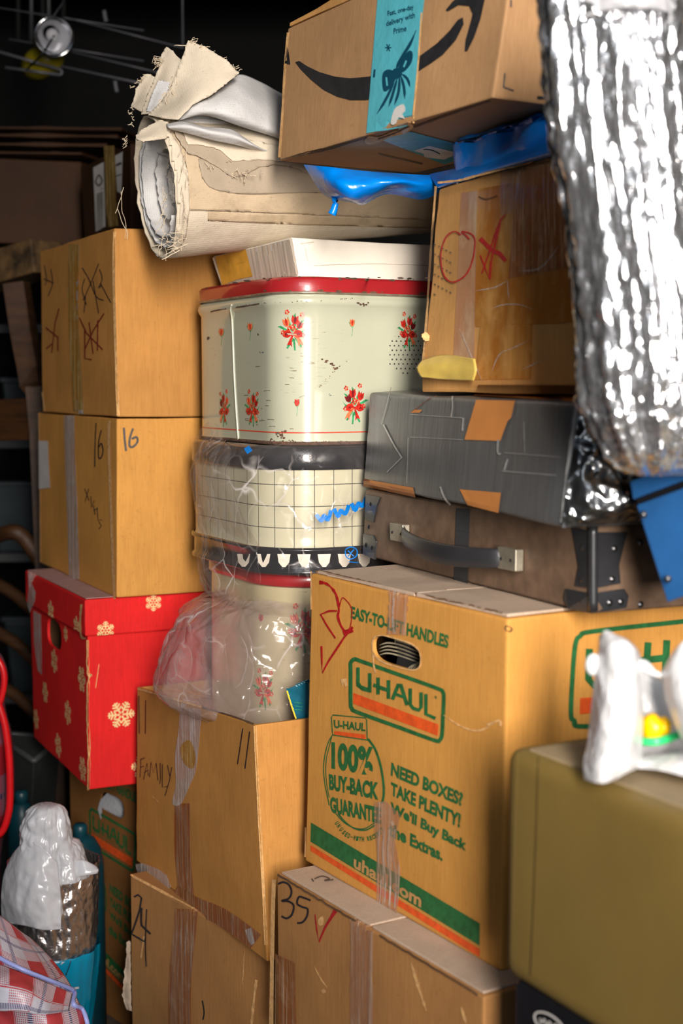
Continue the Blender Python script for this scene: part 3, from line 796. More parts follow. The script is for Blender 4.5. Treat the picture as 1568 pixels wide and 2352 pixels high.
for k in range(5): D.stroke([(872, 1474 + k * 7.5), (892, 1468 + k * 8), (925, 1474 + k * 8.5), (968, 1492 + k * 8)], 3.6, STRIPE, taper=True)
for k in range(4): D.stroke([(930 + k * 8, 1545 - k * 2), (945 + k * 7, 1530 - k * 2), (968, 1522 - k * 3)], 3, STRIPE)
D.build('cloth_stripes', None, 'cream stripes'); bpy.data.objects['cloth_stripes'].parent = sh
# side face logo of the same box
D = Dec(SU, 0.0009)
D.stroke([(1313, 1560), (1320, 1480), (1332, 1460), (1360, 1450), (1560, 1428), (1640, 1420), (1655, 1432), (1650, 1620), (1636, 1640), (1350, 1668), (1318, 1655), (1310, 1640)], 11, GREEN, closed=True, n=5)
D.quad([(1331, 1603), (1640, 1580), (1640, 1612), (1330, 1640)], ORANGE, 8, 2)
for q in ([(1352, 1490), (1350, 1560), (1362, 1574), (1395, 1570), (1405, 1555), (1408, 1485)], [(1420, 1522), (1535, 1510)], [(1487, 1475), (1482, 1548)], [(1530, 1470), (1524, 1590)], [(1560, 1590), (1590, 1466), (1620, 1586)]):
    D.stroke(q, 16, GREEN, smooth=False)
D.build('printed_logo', ru, 'green framed logo on the side wall')

# ================================================================ box 35
Z35 = ZU - 0.004
N = Pz(1110, 2290, Z35); L = Pz(636, 2006, Z35); d1 = (L - N).xy; D2 = Vector((d1.y, -d1.x, 0)).normalized()
C35 = [N, L, L + D2 * 0.43, N + D2 * 0.43]; C35 = [Vector(c) for c in C35] + [Vector((c.x, c.y, 0.0)) for c in C35]
r35 = yaw_root('storage_box', 'brown cardboard box marked 35 with a red tick, lowest of the middle stack', 'box', C35, 'stacked cardboard storage boxes')
vf = hexa(C35, 9, 0.003, 0.0012, 8, edge=0.001); S35 = Surf(*vf); mesh('carton_body', *vf, CARD_B, r35)
top_flaps(C35, r35, split=0.5, th=0.003, lift=0.0003)
D = Dec(S35, 0.0012)
D.stroke([(640, 2030), (652, 2026), (665, 2032), (671, 2048), (665, 2063), (649, 2069), (664, 2070), (676, 2080), (672, 2100), (660, 2109), (648, 2104)], 4.5, PEN)
D.stroke([(715, 2068), (700, 2062), (688, 2060), (684, 2075), (696, 2083), (708, 2088), (706, 2105), (696, 2118), (684, 2120)], 4.5, PEN)
D.build('marker_number', r35, 'black handwritten number')
D = Dec(S35, 0.0012)
D.stroke([(725, 2100), (729, 2135), (734, 2163), (748, 2130), (764, 2104), (772, 2092)], lambda t: 2.5 + 7 * t, REDPEN, smooth=False, jit=0.4)
D.build('marker_tick', r35, 'red tick')
D = Dec(S35, 0.0018)
D.stroke([(832, 2110), (833, 2180), (832, 2250), (834, 2380)], 52, TAPE, k=6, jit=0.1)
for x in (816, 826, 838, 850): D.stroke([(x, 2120), (x + 2, 2200), (x - 3, 2280), (x + 2, 2370)], 4, TAPE, jit=0.25, off=0.0005)
D.build('tape_strip', r35, 'wrinkled clear tape')
D = Dec(S35, 0.0013)
D.quad([(634, 2190), (680, 2212), (682, 2372), (632, 2372)], TAPE_B, 4, 8)
D.build('tape_strip', r35, 'brown tape remnant')
D = Dec(S35, 0.0010)
D.stroke([(722, 2218), (738, 2248), (752, 2268)], 4, EDGE, jit=0.6, taper=True); D.stroke([(945, 2210), (960, 2260), (980, 2322)], 7, EDGE, jit=0.6, taper=True)
D.stroke([(1060, 2312), (1072, 2352)], 7, EDGE, jit=0.6, taper=True); D.stroke([(742, 2272), (746, 2280)], 8, EDGE)
D.poly([(732, 2112), (742, 2104), (744, 2120), (735, 2126)], EDGE, smooth=True)
D.stroke([(630, 2020), (628, 2100), (626, 2200), (624, 2360)], 9, EDGE, jit=0.2)  # pale strip down the left edge paints the lit flap
D.build('worn_patches', r35)
A_ = Acc()
for s0, s1 in ((0.99, 0.56), (0.44, 0.02)):
    pts = [lerp(C35[0], C35[1], lerp(s0, s1, k / 22)) + Vector((-.001, -.002, 0.0005 + .002 * noise.noise(Vector((k * .8, s0 * 9, 0))))) for k in range(23)]
    A_.add(tube(pts, 0.0014, 5, 0), EDGE_D)
A_.build('torn_flap_rim', None, r35)
D = Dec(S35, 0.006)
st = Surf([Vector(c) + Vector((0, 0, .0035)) for c in C35[:4]], [[0, 1, 2, 3]]); D = Dec(st, 0.0012)
D.stroke([(722, 2020), (740, 2014), (757, 2020), (745, 2024), (766, 2022)], 2.5, PEN_G); D.stroke([(716, 2020), (720, 2026)], 3, PEN_G)
D.build('marker_scribble', r35)

# ================================================================ box 11 (open) and box 24
C11 = box8((585, 1665, 612, 2180), (315, 1578, 313, 2003), 2.10, 0.40)
Z24 = (C11[4].z + C11[5].z) / 2
for i in range(4, 8): C11[i].z = Z24
z11 = (C11[0].z + C11[1].z) / 2
r11 = yaw_root('open_storage_box', 'open cardboard box marked 11 and FAMILY with the bagged tins standing in it', 'box', C11)
ZT3 = P(690, 1690, 2.33).z
def openbox(C, th, zf, cuts=9, seed=0):
    vf = hexa(C, cuts, 0.002, 0.0015, seed, edge=0.0014)
    cen = sum((Vector(c) for c in C[:4]), Vector()) / 4
    inn = []
    for i in range(4):
        d = (cen - C[i]); d.z = 0; d = d.normalized() * th * 1.45
        inn.append(Vector(C[i]) + d)
    top = [Vector((p.x, p.y, p.z + 0.05)) for p in inn]; bot = [Vector((p.x, p.y, zf)) for p in inn]
    return vf, boolean(vf, [loft([top, bot], True, True, True)])
vf, vf2 = openbox(C11, 0.006, ZT3, seed=4)
S11 = Surf(*vf); mesh('carton_body', *vf2, CARD, r11)
D = Dec(S11, 0.0012)
for q in ([(320, 1598), (321, 1685)], [(336, 1608), (335, 1685)], [(559, 1673), (547, 1755)], [(575, 1680), (564, 1765)]): D.stroke(q, 2.4, PEN, smooth=False)
# FAMILY
for q in ([(325, 1742), (323, 1785)], [(323, 1745), (334, 1740)], [(323, 1762), (332, 1760)], [(331, 1790), (339, 1752), (342, 1782)], [(332, 1775), (342, 1768)], [(345, 1785), (348, 1750), (354, 1775), (360, 1752), (364, 1792)], [(369, 1752), (370, 1790), (368, 1800)], [(374, 1755), (374, 1808), (386, 1806)], [(386, 1757), (391, 1782)], [(396, 1762), (390, 1795), (380, 1828)]):
    D.stroke(q, 1.8, PEN, smooth=False)
D.build('marker_writing', r11, 'thin black handwriting')
D = Dec(S11, 0.002)
D.poly([(421, 1608), (462, 1622), (460, 1700), (452, 1770), (440, 1800), (418, 1846), (398, 1844), (406, 1800), (404, 1740), (412, 1680)], TAPE_S, smooth=True)
D.poly([(418, 1715), (440, 1700), (452, 1740), (445, 1765), (425, 1750)], TAPE_Y, smooth=True, off=0.0008)
D.build('tape_strip', r11, 'frosted tape over the top edge')
D = Dec(S11, 0.0014)
D.stroke([(420, 1845), (420, 1940), (424, 2000), (432, 2085)], 36, TAPE_B, k=4)
for x in (408, 416, 426): D.stroke([(x, 1850), (x + 2, 1920), (x + 4, 2000), (x + 18, 2075)], 3.5, TAPE, jit=0.2, off=0.0005)
D.build('tape_strip', r11, 'brown tape down the middle')
D = Dec(S11, 0.0020)
D.poly([(313, 1985), (330, 1982), (370, 1998), (385, 2010), (395, 2035), (388, 2048), (350, 2022), (318, 2004)], TAPE_S)
D.stroke([(400, 2050), (450, 2080), (500, 2100), (545, 2128), (590, 2162)], 40, TAPE_B, k=4)
D.poly([(565, 2135), (580, 2130), (588, 2165), (576, 2172)], TAPE_S)
D.build('tape_strip', r11, 'clear tape along the bottom edge')
D = Dec(S11, 0.0011)
for q in ([(317, 1582), (400, 1606), (462, 1625)], [(465, 1626), (530, 1645), (583, 1664)]): D.stroke(q, 3, EDGE_D if q[0][0] > 400 else EDGE, jit=0.7)
D.stroke([(586, 1668), (590, 1760), (597, 1900), (606, 2060), (611, 2170)], 5, EDGE, jit=0.2)
D.stroke([(350, 1828), (366, 1843)], 1.6, EDGE); D.build('worn_patches', r11)

N = Pz(622, 2190, Z24); L = Pz(298, 2004, Z24); d1 = (L - N).xy; D2 = Vector((d1.y, -d1.x, 0)).normalized()
C24 = [N, L, L + D2 * 0.34, N + D2 * 0.34]
# keep clear of box 35
C24 = [Vector(c) for c in C24] + [Vector((c.x, c.y, 0.0)) for c in C24]
for c in C24[:4]: c.z -= 0.002
r24 = yaw_root('storage_box', 'worn cardboard box marked 24 with vertical tape, under the FAMILY box', 'box', C24, 'stacked cardboard storage boxes')
vf = hexa(C24, 9, 0.003, 0.0012, 12, edge=0.001); S24 = Surf(*vf); mesh('carton_body', *vf, CARD_B, r24)
D = Dec(S24, 0.0012)
D.stroke([(309, 2060), (318, 2055), (326, 2062), (322, 2090), (312, 2120), (303, 2145), (320, 2155), (332, 2162), (334, 2150)], 4.5, PEN, smooth=False)
D.stroke([(326, 2085), (325, 2110), (326, 2125), (336, 2135), (347, 2145)], 5, PEN, smooth=False); D.stroke([(338, 2088), (336, 2130), (335, 2180), (337, 2220)], 3, PEN)
D.build('marker_number', r24, 'black handwritten number')
D = Dec(S24, 0.0018)
D.stroke([(430, 2088), (425, 2150), (415, 2260), (415, 2400)], 52, TAPE_B, k=5)
for x in (398, 408, 420, 436): D.stroke([(x + 16, 2092), (x + 9, 2160), (x, 2270), (x + 2, 2390)], 4, TAPE, jit=0.25, off=0.0005)
D.build('tape_strip', r24, 'streaky brown tape')
D = Dec(S24, 0.0012)
D.stroke([(466, 2298), (470, 2325), (467, 2342)], 3, BLACKP); D.stroke([(562, 2180), (560, 2230), (558, 2260)], 2, EDGE, taper=True)
D.stroke([(332, 2150), (325, 2200)], 3, EDGE, jit=0.8); D.stroke([(300, 2010), (390, 2058), (480, 2108), (560, 2155), (612, 2186)], 3.5, EDGE, jit=0.7)
D.stroke([(590, 2250), (584, 2300), (578, 2360)], 6, EDGE, jit=0.7); D.build('worn_patches', r24)
v, f = scrap([(299, 2160, 2.52), (291, 2165, 2.52), (290, 2200, 2.525), (287, 2222, 2.525), (284, 2250, 2.52), (281, 2285, 2.525), (285, 2300, 2.52), (290, 2320, 2.52), (302, 2322, 2.51)], 0.002, 40, 2, 2, 0.002)
mesh('torn_paper_skin', v, f, CARD_DUST, r24, solid=0.0008)

# ================================================================ left stack
CRD = box8((200, 1384, 205, 1818), (68, 1311, 78, 1690), 2.60, 0.36)
for i in range(4): CRD[i].z = sum(c.z for c in CRD[:4]) / 4
zr = (CRD[4].z + CRD[5].z) / 2
for i in range(4, 8): CRD[i].z = zr
ZR = CRD[0].z
rr = yaw_root('gift_box', 'red lidded gift box printed with cream snowflakes, beneath the box marked 16', 'box', CRD)
Cb = [Vector(c) for c in CRD]
for c in Cb[:4]: c.z -= 0.004
vf = hexa(Cb, 8, 0.0025, 0.0012, 21, edge=0.0008); SR = Surf(*vf)
hol = slot((125, 1456), 16, 33, 0.75, 6)
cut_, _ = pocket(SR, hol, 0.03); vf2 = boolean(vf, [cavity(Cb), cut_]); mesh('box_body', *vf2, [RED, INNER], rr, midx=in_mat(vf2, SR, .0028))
cen = sum((Vector(c) for c in CRD[:4]), Vector()) / 4
LZ = P(190, 1463, 2.585).z
Cl = []
for z in (ZR + 0.003, LZ):
    for i in range(4):
        d = (CRD[i] - cen); d.z = 0; q = CRD[i] + d.normalized() * 0.011; Cl.append(Vector((q.x, q.y, z)))
vf = hexa(Cl, 8, 0.003, 0.0015, 22, edge=0.001); SRL = Surf(*vf)
# hollow lid
inn = []
for i in range(4):
    d = (CRD[i] - cen); d.z = 0; inn.append(CRD[i] + d.normalized() * 0.0045)
hol2 = slot((125, 1456), 15, 31, 0.75, 6); SRL.px(118, 1400); cut2, _ = pocket(SRL, hol2, 0.02)
vf2 = boolean(vf, [loft([[Vector((p.x, p.y, ZR - 0.003)) for p in inn], [Vector((p.x, p.y, LZ - 0.05)) for p in inn]], True, True, True), cut2])
# handle notch goes through the lid rim
lid = mesh('lid', *vf2, RED, rr)
def flake(D, S, u, v, R, m, rot=0.3):
    """six armed snowflake lying on the surface, R in metres"""
    c = S.px(u, v, 0.001); n = S.last[1]; up = (Vector((0, 0, 1)) - n * n.z).normalized(); rt = up.cross(n)
    P2 = lambda x, y, o=0.001: S.near(c + rt * x + up * y, o)
    i = D.mat(m)
    def pl(pts):
        b = len(D.v); D.v += [P2(x, y, 0.0012) for x, y in pts]; D.f.append([b + k for k in range(len(pts))]); D.mi.append(i)
    for k in range(6):
        a = rot + k * math.pi / 3; ca, sa = math.cos(a), math.sin(a)
        T_ = lambda x, y: (x * ca - y * sa, x * sa + y * ca)
        pl([T_(0.12 * R, -0.05 * R), T_(0.92 * R, -0.06 * R), T_(R, 0), T_(0.92 * R, 0.06 * R), T_(0.12 * R, 0.05 * R)])
        for s_ in (1, -1):
            for x0, ln in ((0.3, 0.30), (0.52, 0.30), (0.74, 0.20)):
                e = (x0 + ln * 0.72, s_ * ln)
                pl([T_(x0 * R, 0), T_((e[0] - 0.05) * R, (e[1] + s_ * 0.02) * R), T_((e[0] + 0.05) * R, (e[1] - s_ * 0.01) * R), T_((x0 + 0.15) * R, 0)])
        pl([T_(0.06 * R, 0), T_(0.2 * R, 0.09 * R), T_(0.34 * R, 0), T_(0.2 * R, -0.09 * R)])
D = Dec(SR, 0.001)
for (u, v_, R) in ((278, 1641, .027), (126, 1518, .026), (189, 1560, .027), (105, 1590, .024), (157, 1637, .026), (135, 1712, .026), (191, 1766, .026), (84, 1652, .024), (152, 1456, .016), (330, 1760, .026)):
    flake(D, SR, u, v_, R, FLAKE, rnd.uniform(0, 1) if u != 278 else 0.0)
D.build('snowflake_print', rr)
D = Dec(SRL, 0.001)
for (u, v_, R) in ((118, 1405, .024), (177, 1440, .022), (242, 1448, .018), (352, 1384, .017)): flake(D, SRL, u, v_, R, FLAKE, 0.5)
D.stroke([(188, 1388), (185, 1430), (188, 1462), (198, 1466)], 5, EDGE, jit=0.4)
D.build('snowflake_print', lid); D = Dec(SR, 0.0012)
D.stroke([(202, 1470), (203, 1545), (209, 1550), (204, 1560), (202, 1640), (205, 1720), (204, 1815)], 4.5, EDGE, jit=0.7)
D.stroke([(227, 1525), (219, 1580)], 1.6, EDGE); D.build('worn_edge', rr)
D = Dec(SRL, 0.0018); D.poly([(66, 1310), (85, 1322), (82, 1380), (70, 1408), (64, 1388), (68, 1350)], TAPE_S); D.build('tape_strip', lid, 'clear tape over the lid corner')
D = Dec(SR, 0.0015); D.poly([(78, 1402), (96, 1412), (98, 1550), (88, 1540), (80, 1480)], TAPE_S); D.build('tape_strip', rr)
tpv = [Vector(c) for c in Cl[:4]]; tpv = [lerp(p, cen + Vector((0, 0, .004)), 0.02) + Vector((0, 0, 0.0012)) for p in tpv]
mesh('dusty_lid_top', *hexa([p + Vector((0, 0, .001)) for p in tpv] + tpv, 4, 0, 0.0006, 3), m_plain('dusty_pink_board', (0.42, 0.24, 0.22), rough=0.8, var=0.1), lid)

C16 = box8((268, 962, 268, 1382), (88, 948, 92, 1300), 2.60, 0.38)
ZT = sum(c.z for c in C16[:2]) / 2; dz = ZR + 0.006
for i in range(4): C16[i].z = ZT; C16[i + 4].z = dz
r16 = yaw_root('storage_box', 'tan cardboard box marked 16 in black marker, standing on the red snowflake box', 'box', C16, 'stacked cardboard storage boxes')
vf = hexa(C16, 9, 0.003, 0.0015, 31, edge=0.0008); S16 = Surf(*vf); mesh('carton_body', *vf, CARD2, r16)
D = Dec(S16, 0.0012)
D.stroke([(284, 982), (286, 1010), (289, 1036)], 5, PEN_G); D.stroke([(305, 984), (298, 1005), (297, 1024), (305, 1026), (315, 1015), (313, 1004), (302, 1008)], 5, PEN_G)
D.stroke([(222, 972), (220, 1010), (219, 1072)], 2.5, PEN); D.stroke([(234, 988), (228, 1015), (228, 1050), (234, 1050), (238, 1035), (234, 1018), (229, 1026)], 2.6, PEN)
for q in ([(196, 1122), (206, 1150)], [(205, 1122), (197, 1152)], [(210, 1140), (212, 1165), (218, 1150)], [(216, 1160), (220, 1182)], [(216, 1172), (226, 1168)], [(224, 1165), (226, 1190)], [(236, 1195), (226, 1192), (234, 1208), (228, 1215)]): D.stroke(q, 1.6, PEN, smooth=False)
D.build('marker_number', r16, 'black handwritten numbers and letters')
D = Dec(S16, 0.0016); D.stroke([(160, 955), (163, 1060), (168, 1180), (172, 1330)], 24, TAPE_S, k=4, jit=0.1); D.build('tape_strip', r16, 'silvery tape')
D = Dec(S16, 0.0016); D.poly([(90, 1012), (112, 1013), (113, 1055), (117, 1120), (91, 1123)], LABEL); D.build('paper_label', r16, 'torn white paper label')
D = Dec(S16, 0.0012); D.stroke([(253, 966), (251, 1010), (257, 1200), (264, 1376)], 6, EDGE, jit=0.2); D.stroke([(90, 950), (93, 1100), (94, 1290)], 2.5, EDGE); D.build('worn_edge', r16)

CA = box8((262, 527, 270, 962), (92, 575, 98, 945), 2.60, 0.38)
zt = sum(c.z for c in CA[:2]) / 2
for i in range(4): CA[i + 4].z = ZT + 0.003; CA[i].z = zt + (0.012 if i in (2, 3) else 0)
rA = yaw_root('storage_box', 'tan cardboard box with scribbled-out marker and yellowed tape, topmost of the left stack', 'box', CA, 'stacked cardboard storage boxes')
vf = hexa(CA, 9, 0.003, 0.002, 41, edge=0.0008); SA = Surf(*vf); mesh('carton_body', *vf, CARD, rA)
D = Dec(SA, 0.0012)
for q in ([(190, 615), (205, 640), (222, 680), (240, 690)], [(228, 605), (210, 650), (192, 690)], [(196, 640), (190, 665), (200, 700)], [(215, 645), (228, 720)], [(230, 618), (236, 640), (228, 660), (235, 655)], [(232, 650), (245, 675), (256, 695)], [(198, 680), (194, 718)], [(103, 610), (108, 640), (105, 655)], [(118, 618), (122, 650), (112, 680)], [(102, 640), (125, 650)]):
    D.stroke(q, 1.8, PEN)
D.build('marker_scribble', rA, 'black crossed-out scribble')
D = Dec(SA, 0.0012)
for q in ([(184, 730), (200, 765), (237, 803)], [(240, 720), (215, 760), (197, 800)], [(206, 740), (215, 812)], [(226, 735), (225, 805)], [(196, 760), (196, 823), (212, 826)], [(106, 752), (122, 765), (135, 775)], [(137, 708), (128, 740), (120, 810)], [(134, 775), (134, 805)], [(108, 800), (120, 790)]):
    D.stroke(q, 2.8, REDPEN_D, smooth=False)
D.build('marker_scribble', rA, 'dull red crossed-out scribble')
D = Dec(SA, 0.0016); D.stroke([(173, 560), (170, 660), (172, 760), (178, 860), (182, 952)], 24, TAPE_Y, k=4, jit=0.15)
D.stroke([(180, 640), (178, 720), (177, 735)], 5, TAPE_S, jit=0.6); D.stroke([(184, 920), (188, 950)], 14, TAPE_S, jit=0.5)
D.stroke([(162, 560), (160, 700), (170, 860)], 3, TAPE_Y); D.build('tape_strip', rA, 'yellowed tape')
D = Dec(SA, 0.0012); D.stroke([(264, 532), (262, 640), (266, 800), (272, 955)], 5, EDGE, jit=0.3); D.stroke([(98, 900), (104, 944)], 3, EDGE); D.build('worn_edge', rA)

# back moving box (bottom left, behind)
HB = homog(LOGO_SRC, [(207, 1857), (311, 1919), (305, 2000), (208, 1935)])
def mp(u, v): return HB(u, v)
Lp = HB(715, 1310); Lb = HB(700, 1970); Np = HB(1165, 1430); Nb = HB(1150, 2240)
ZB = zr - 0.003
N = Pz(Np[0], Np[1], ZB); L = Pz(168, 1800, ZB)
L = Pz(Lp[0] - 4, Lp[1], ZB)
d1 = (L - N).xy; D2 = Vector((d1.y, -d1.x, 0)).normalized()
CB = [N, L, L + D2 * 0.40, N + D2 * 0.40]; CB = [Vector(c) for c in CB] + [Vector((c.x, c.y, 0.0)) for c in CB]
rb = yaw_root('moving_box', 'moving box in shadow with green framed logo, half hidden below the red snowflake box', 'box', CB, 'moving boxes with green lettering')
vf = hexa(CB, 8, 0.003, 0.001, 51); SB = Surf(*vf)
hb = [mp(*p) for p in hole]; cut_, nB = pocket(SB, hb, 0.03); vf2 = boolean(vf, [cavity(CB), cut_]); mesh('carton_body', *vf2, [CARD_SH, INNER], rb, midx=in_mat(vf2, SB))
D = Dec(SB, 0.001, fmap=mp); hauling_print(D); D.build('printed_lettering', rb, 'green and orange printing')
c = SB.px(*mp(905, 1508), -0.03)
rfur = mesh('grey_fleece', *[x for x in (lambda bmv: bmv)((lambda: (lambda vs, fs: (vs, fs))(*loft([[c + Vector((math.cos(a) * r_ * .055, 0.012 - 0.02 * (1 - r_), math.sin(a) * r_ * .045)) * 1.0 + Vector((0, 0, -.012)) for a in [k * 6.2832 / 14 for k in range(14)]] for r_ in (0.05, .4, .7, .9, 1.0)], True, True, False)))())], m_plain('grey_fleece', (0.30, 0.31, 0.34), rough=0.95, bump=1.0, bscale=200, bdist=0.004), smooth=True)
tag(rfur, 'grey fleece showing in the handle hole of the shadowed moving box', 'blanket')
# ================================================================ tins
YT = math.radians(28); TD1 = Vector((-math.sin(YT), math.cos(YT), 0)); TD2 = Vector((math.cos(YT), math.sin(YT), 0))
def tin_outline(cx, cy, l1, l2, r, n=10):
    """rounded rectangle starting from centre of the near corner arc"""
    c = Vector((cx, cy, 0)); cs = [c, c + TD2 * l2, c + TD2 * l2 + TD1 * l1, c + TD1 * l1]; out = []
    base = math.atan2(-TD1.y, -TD1.x)   # direction -D1
    for k, q in enumerate(cs):
        a0 = base - math.pi / 2 + k * math.pi / 2
        for j in range(n + 1):
            a = a0 + (math.pi / 2) * j / n; out.append((q + Vector((math.cos(a), math.sin(a), 0)) * r, Vector((math.cos(a), math.sin(a), 0))))
    return out
def densify(o, step=0.02):
    out = []
    for i in range(len(o)):
        p, n = o[i]; q, m = o[(i + 1) % len(o)]; out.append((p, n)); L = (q - p).length; k = int(L / step)
        for j in range(1, k): out.append((lerp(p, q, j / k), lerp(n, m, j / k).normalized()))
    return out
def tin_wall(o, zs, dent=0.0, seed=0):
    """zs: list of (z, outward offset)"""
    rings = []
    for z, off in zs: rings.append([Vector((p.x, p.y, z)) + n * (off + dent * noise.noise(Vector((p.x * 9, p.y * 9, z * 9 + seed)))) for p, n in o])
    return rings
def per_uv(rings):
    L = [0.0]; r = rings[0]
    for i in range(1, len(r)): L.append(L[-1] + (r[i] - r[i - 1]).length)
    return [(L[i], q[i].z) for q in rings for i in range(len(q))]
RT = 0.07
ctr = P(700, 900, 2.32); cx, cy = ctr.x, ctr.y
o1 = densify(tin_outline(cx, cy, 0.252, 0.19, RT, 12))
zl0 = P(700, 634, 2.25).z; zl1 = P(700, 668, 2.25).z; zb = P(700, 1022, 2.25).z
t1 = root('bread_tin', 'cream enamel bread tin with red lid and tulip bouquets, topmost of the tins', 'tin', (cx + .05, cy + .17, zb), YT, 'stacked vintage tins')
zz = [(zb, -0.002), (zb + 0.002, 0.001), (zb + .006, 0.0)] + [(zb + 0.01 + (zl1 - .028 - zb - .01) * k / 10, 0) for k in range(11)] + [(zl1 - .022, 0.004), (zl1 - .016, 0.006), (zl1 - .010, 0.0045), (zl1 - .006, 0.0), (zl1, 0.0)]
rg = tin_wall(o1, zz, 0.0012, 1); vf = loft(rg, True, True, True); S1 = Surf(*vf)
mesh('tin_body', *vf, CREAM, t1, smooth='auto', ang=50)
rg = tin_wall(o1, [(zl1 - .004, 0.0035), (zl1, 0.0045), (zl1 + .004, 0.004), (zl0 - .006, 0.004), (zl0 - .002, 0.001), (zl0, -0.004)], 0.0008, 2)
lidrg = rg; TLID = mesh('lid', *loft(rg, True, False, True), TINRED, t1, smooth='auto', ang=50, label='red lid')
rg = tin_wall(o1, [(zl1 - .0045, 0.003), (zl1 - .0035, 0.0052), (zl1 - .0015, 0.0052), (zl1 - .0005, 0.003)]); mesh('lid_rim', *loft(rg), TINSIL, t1, smooth=True)
rg = tin_wall(o1, [(zb - .0005, 0.0), (zb + .0015, 0.0018), (zb + .0035, 0.0015), (zb + .005, 0.0)], 0.0006); mesh('base_rim', *loft(rg), RUST, t1, smooth=True)
SLD = Surf(*loft(lidrg, True, False, True)); D = Dec(SLD, .0005); R5 = random.Random(9)
for k in range(46):
    u = R5.uniform(470, 980); e = 640 if u > 600 else lerp(664, 640, (u - 470) / 130); v_ = e + R5.choice((0, 2, 30, 33)) + R5.gauss(0, 2.2); s_ = R5.uniform(1, 4)
    D.poly([(u + s_ * 2.6 * R5.uniform(.5, 1.2) * math.cos(a_), v_ + s_ * .7 * math.sin(a_)) for a_ in (0, 1, 2, 3, 4, 5)], RUST)
D.build('rust_chips', TLID, 'rusty worn lid edge')
zst = P(700, 994, 2.25).z
rg = tin_wall(o1, [(zst - .0009, 0.0006), (zst + .0009, 0.0006)], 0.0012, 1); mesh('pinstripe', *loft(rg), PINSTR, t1, smooth=True)
sp = [S1.px(u, v, 0.0008) for u, v in ((533, 700), (530, 710), (534, 740), (538, 850), (543, 940), (548, 1012))]
mesh('side_seam', *tube(sp, 0.0017, 8, 4), CREAM, t1, smooth=True)
def tulip(D, u, v, s, m1, m2, a=0.0, stem=True, sx=0.55):
    T = lambda x, y: (u + (x * math.cos(a) - y * math.sin(a)) * s * sx, v + (x * math.sin(a) + y * math.cos(a)) * s)
    if stem:
        D.stroke([T(0, 6), T(1, 16), T(-1, 30)], max(0.8, s * .6), F_GR); D.poly([T(0, 14), T(7, 4), T(9, -8), T(5, 4)], F_GR); D.poly([T(0, 10), T(-7, 0), T(-10, -2), T(-4, 8)], F_GR)
    D.poly([T(-6, -8), T(-1, -4), T(0, -10), T(1, -4), T(6, -8), T(7, 2), T(3, 8), T(-3, 8), T(-7, 2)], m1, off=.0003)
    D.poly([T(0, -9), T(3, -2), T(2, 6), T(-1, 7), T(-2, -1)], m2, off=.0005)
def bouquet(D, u, v, s=1.0, sx=1.0, mir=1, dark=False):
    T = lambda x, y: (u + x * s * sx * mir, v + y * s)
    for q in ([(0, 10), (-16, -22), (-12, -30), (-2, -6)], [(2, 8), (2, -32), (8, -38), (8, -8)], [(4, 8), (22, -20), (30, -22), (14, 0)], [(-4, 6), (-30, -8), (-38, -6), (-22, 2)], [(6, 8), (26, 4), (34, -4), (24, 10)], [(-2, 20), (-16, 44), (-12, 46), (2, 26)], [(0, 20), (4, 50), (8, 50), (6, 24)], [(4, 20), (20, 42), (24, 40), (8, 18)]):
        D.poly([T(*p) for p in q], F_GR)
    tulip(D, *T(-16, -16), 1.25 * s, F_OR if not dark else F_RED, F_RED, -0.3 * mir, False, sx); tulip(D, *T(6, -22), 1.3 * s, F_RED, F_DRED, 0.1 * mir, False, sx); tulip(D, *T(18, -10), 1.15 * s, F_DRED if not mir > 0 or dark else F_RED, F_DRED, 0.5 * mir, False, sx)
    for x, y in ((-14, -40), (24, -34), (-8, -2), (4, 0), (26, 14), (-24, 8), (0, -6)):
        for k in range(5):
            a = k * 1.257; c_ = T(x + 4 * math.cos(a), y + 4 * math.sin(a))
            D.poly([(c_[0] + 2.6 * s * sx * math.cos(b), c_[1] + 2.6 * s * math.sin(b)) for b in (0, 1.25, 2.5, 3.75, 5)], F_OR if k % 2 else F_RED, off=.0004)
    D.poly([T(*p) for p in ((0, 10), (-10, 2), (-22, 6), (-24, 16), (-12, 20), (0, 14), (12, 20), (24, 16), (22, 5), (10, 2))], F_RED, off=.0006, smooth=True, n=3)
    D.poly([T(*p) for p in ((-16, 9), (-19, 14), (-10, 14))], F_DRED, off=.0008); D.poly([T(*p) for p in ((16, 8), (20, 13), (10, 13))], F_DRED, off=.0008)
    D.poly([T(*p) for p in ((-2, 14), (-8, 26), (-14, 38), (-6, 36), (-1, 42), (-2, 28), (2, 16))], F_RED, off=.0006); D.poly([T(*p) for p in ((2, 14), (12, 26), (16, 40), (20, 34), (28, 38), (22, 26), (8, 12))], F_OR, off=.0006)
D = Dec(S1, 0.0006)
bouquet(D, 672, 756, 0.98, 0.92); bouquet(D, 936, 758, 0.92, 0.7, dark=True); bouquet(D, 814, 925, 0.98, 0.85, -1, True)
bouquet(D, 580, 935, 0.9, 0.55, 1); bouquet(D, 516, 935, 0.9, 0.42, -1)
for (u, v, m) in ((509, 762, F_OR), (575, 750, F_OR), (808, 741, F_OR), (682, 924, F_RED)): tulip(D, u, v, 1.05, m, F_RED, 0, True, 0.75)
D.build('floral_print', t1, 'tulip bouquets tied with red bows')
D = Dec(S1, 0.0007)
for r_ in range(9):
    for k in range(9):
        x = 895 + k * 10 + (r_ % 2) * 5; y = 773 + r_ * 10.5
        if ((x - 932) / 44) ** 2 + ((y - 812) / 46) ** 2 < 1: D.poly([(x + 1.7 * math.cos(a), y + 2.0 * math.sin(a)) for a in (0, 1, 2, 3, 4, 5)], BLACKP)
D.build('vent_holes', t1, 'round patch of punched vent holes')
D = Dec(S1, 0.0007); R2 = random.Random(3)
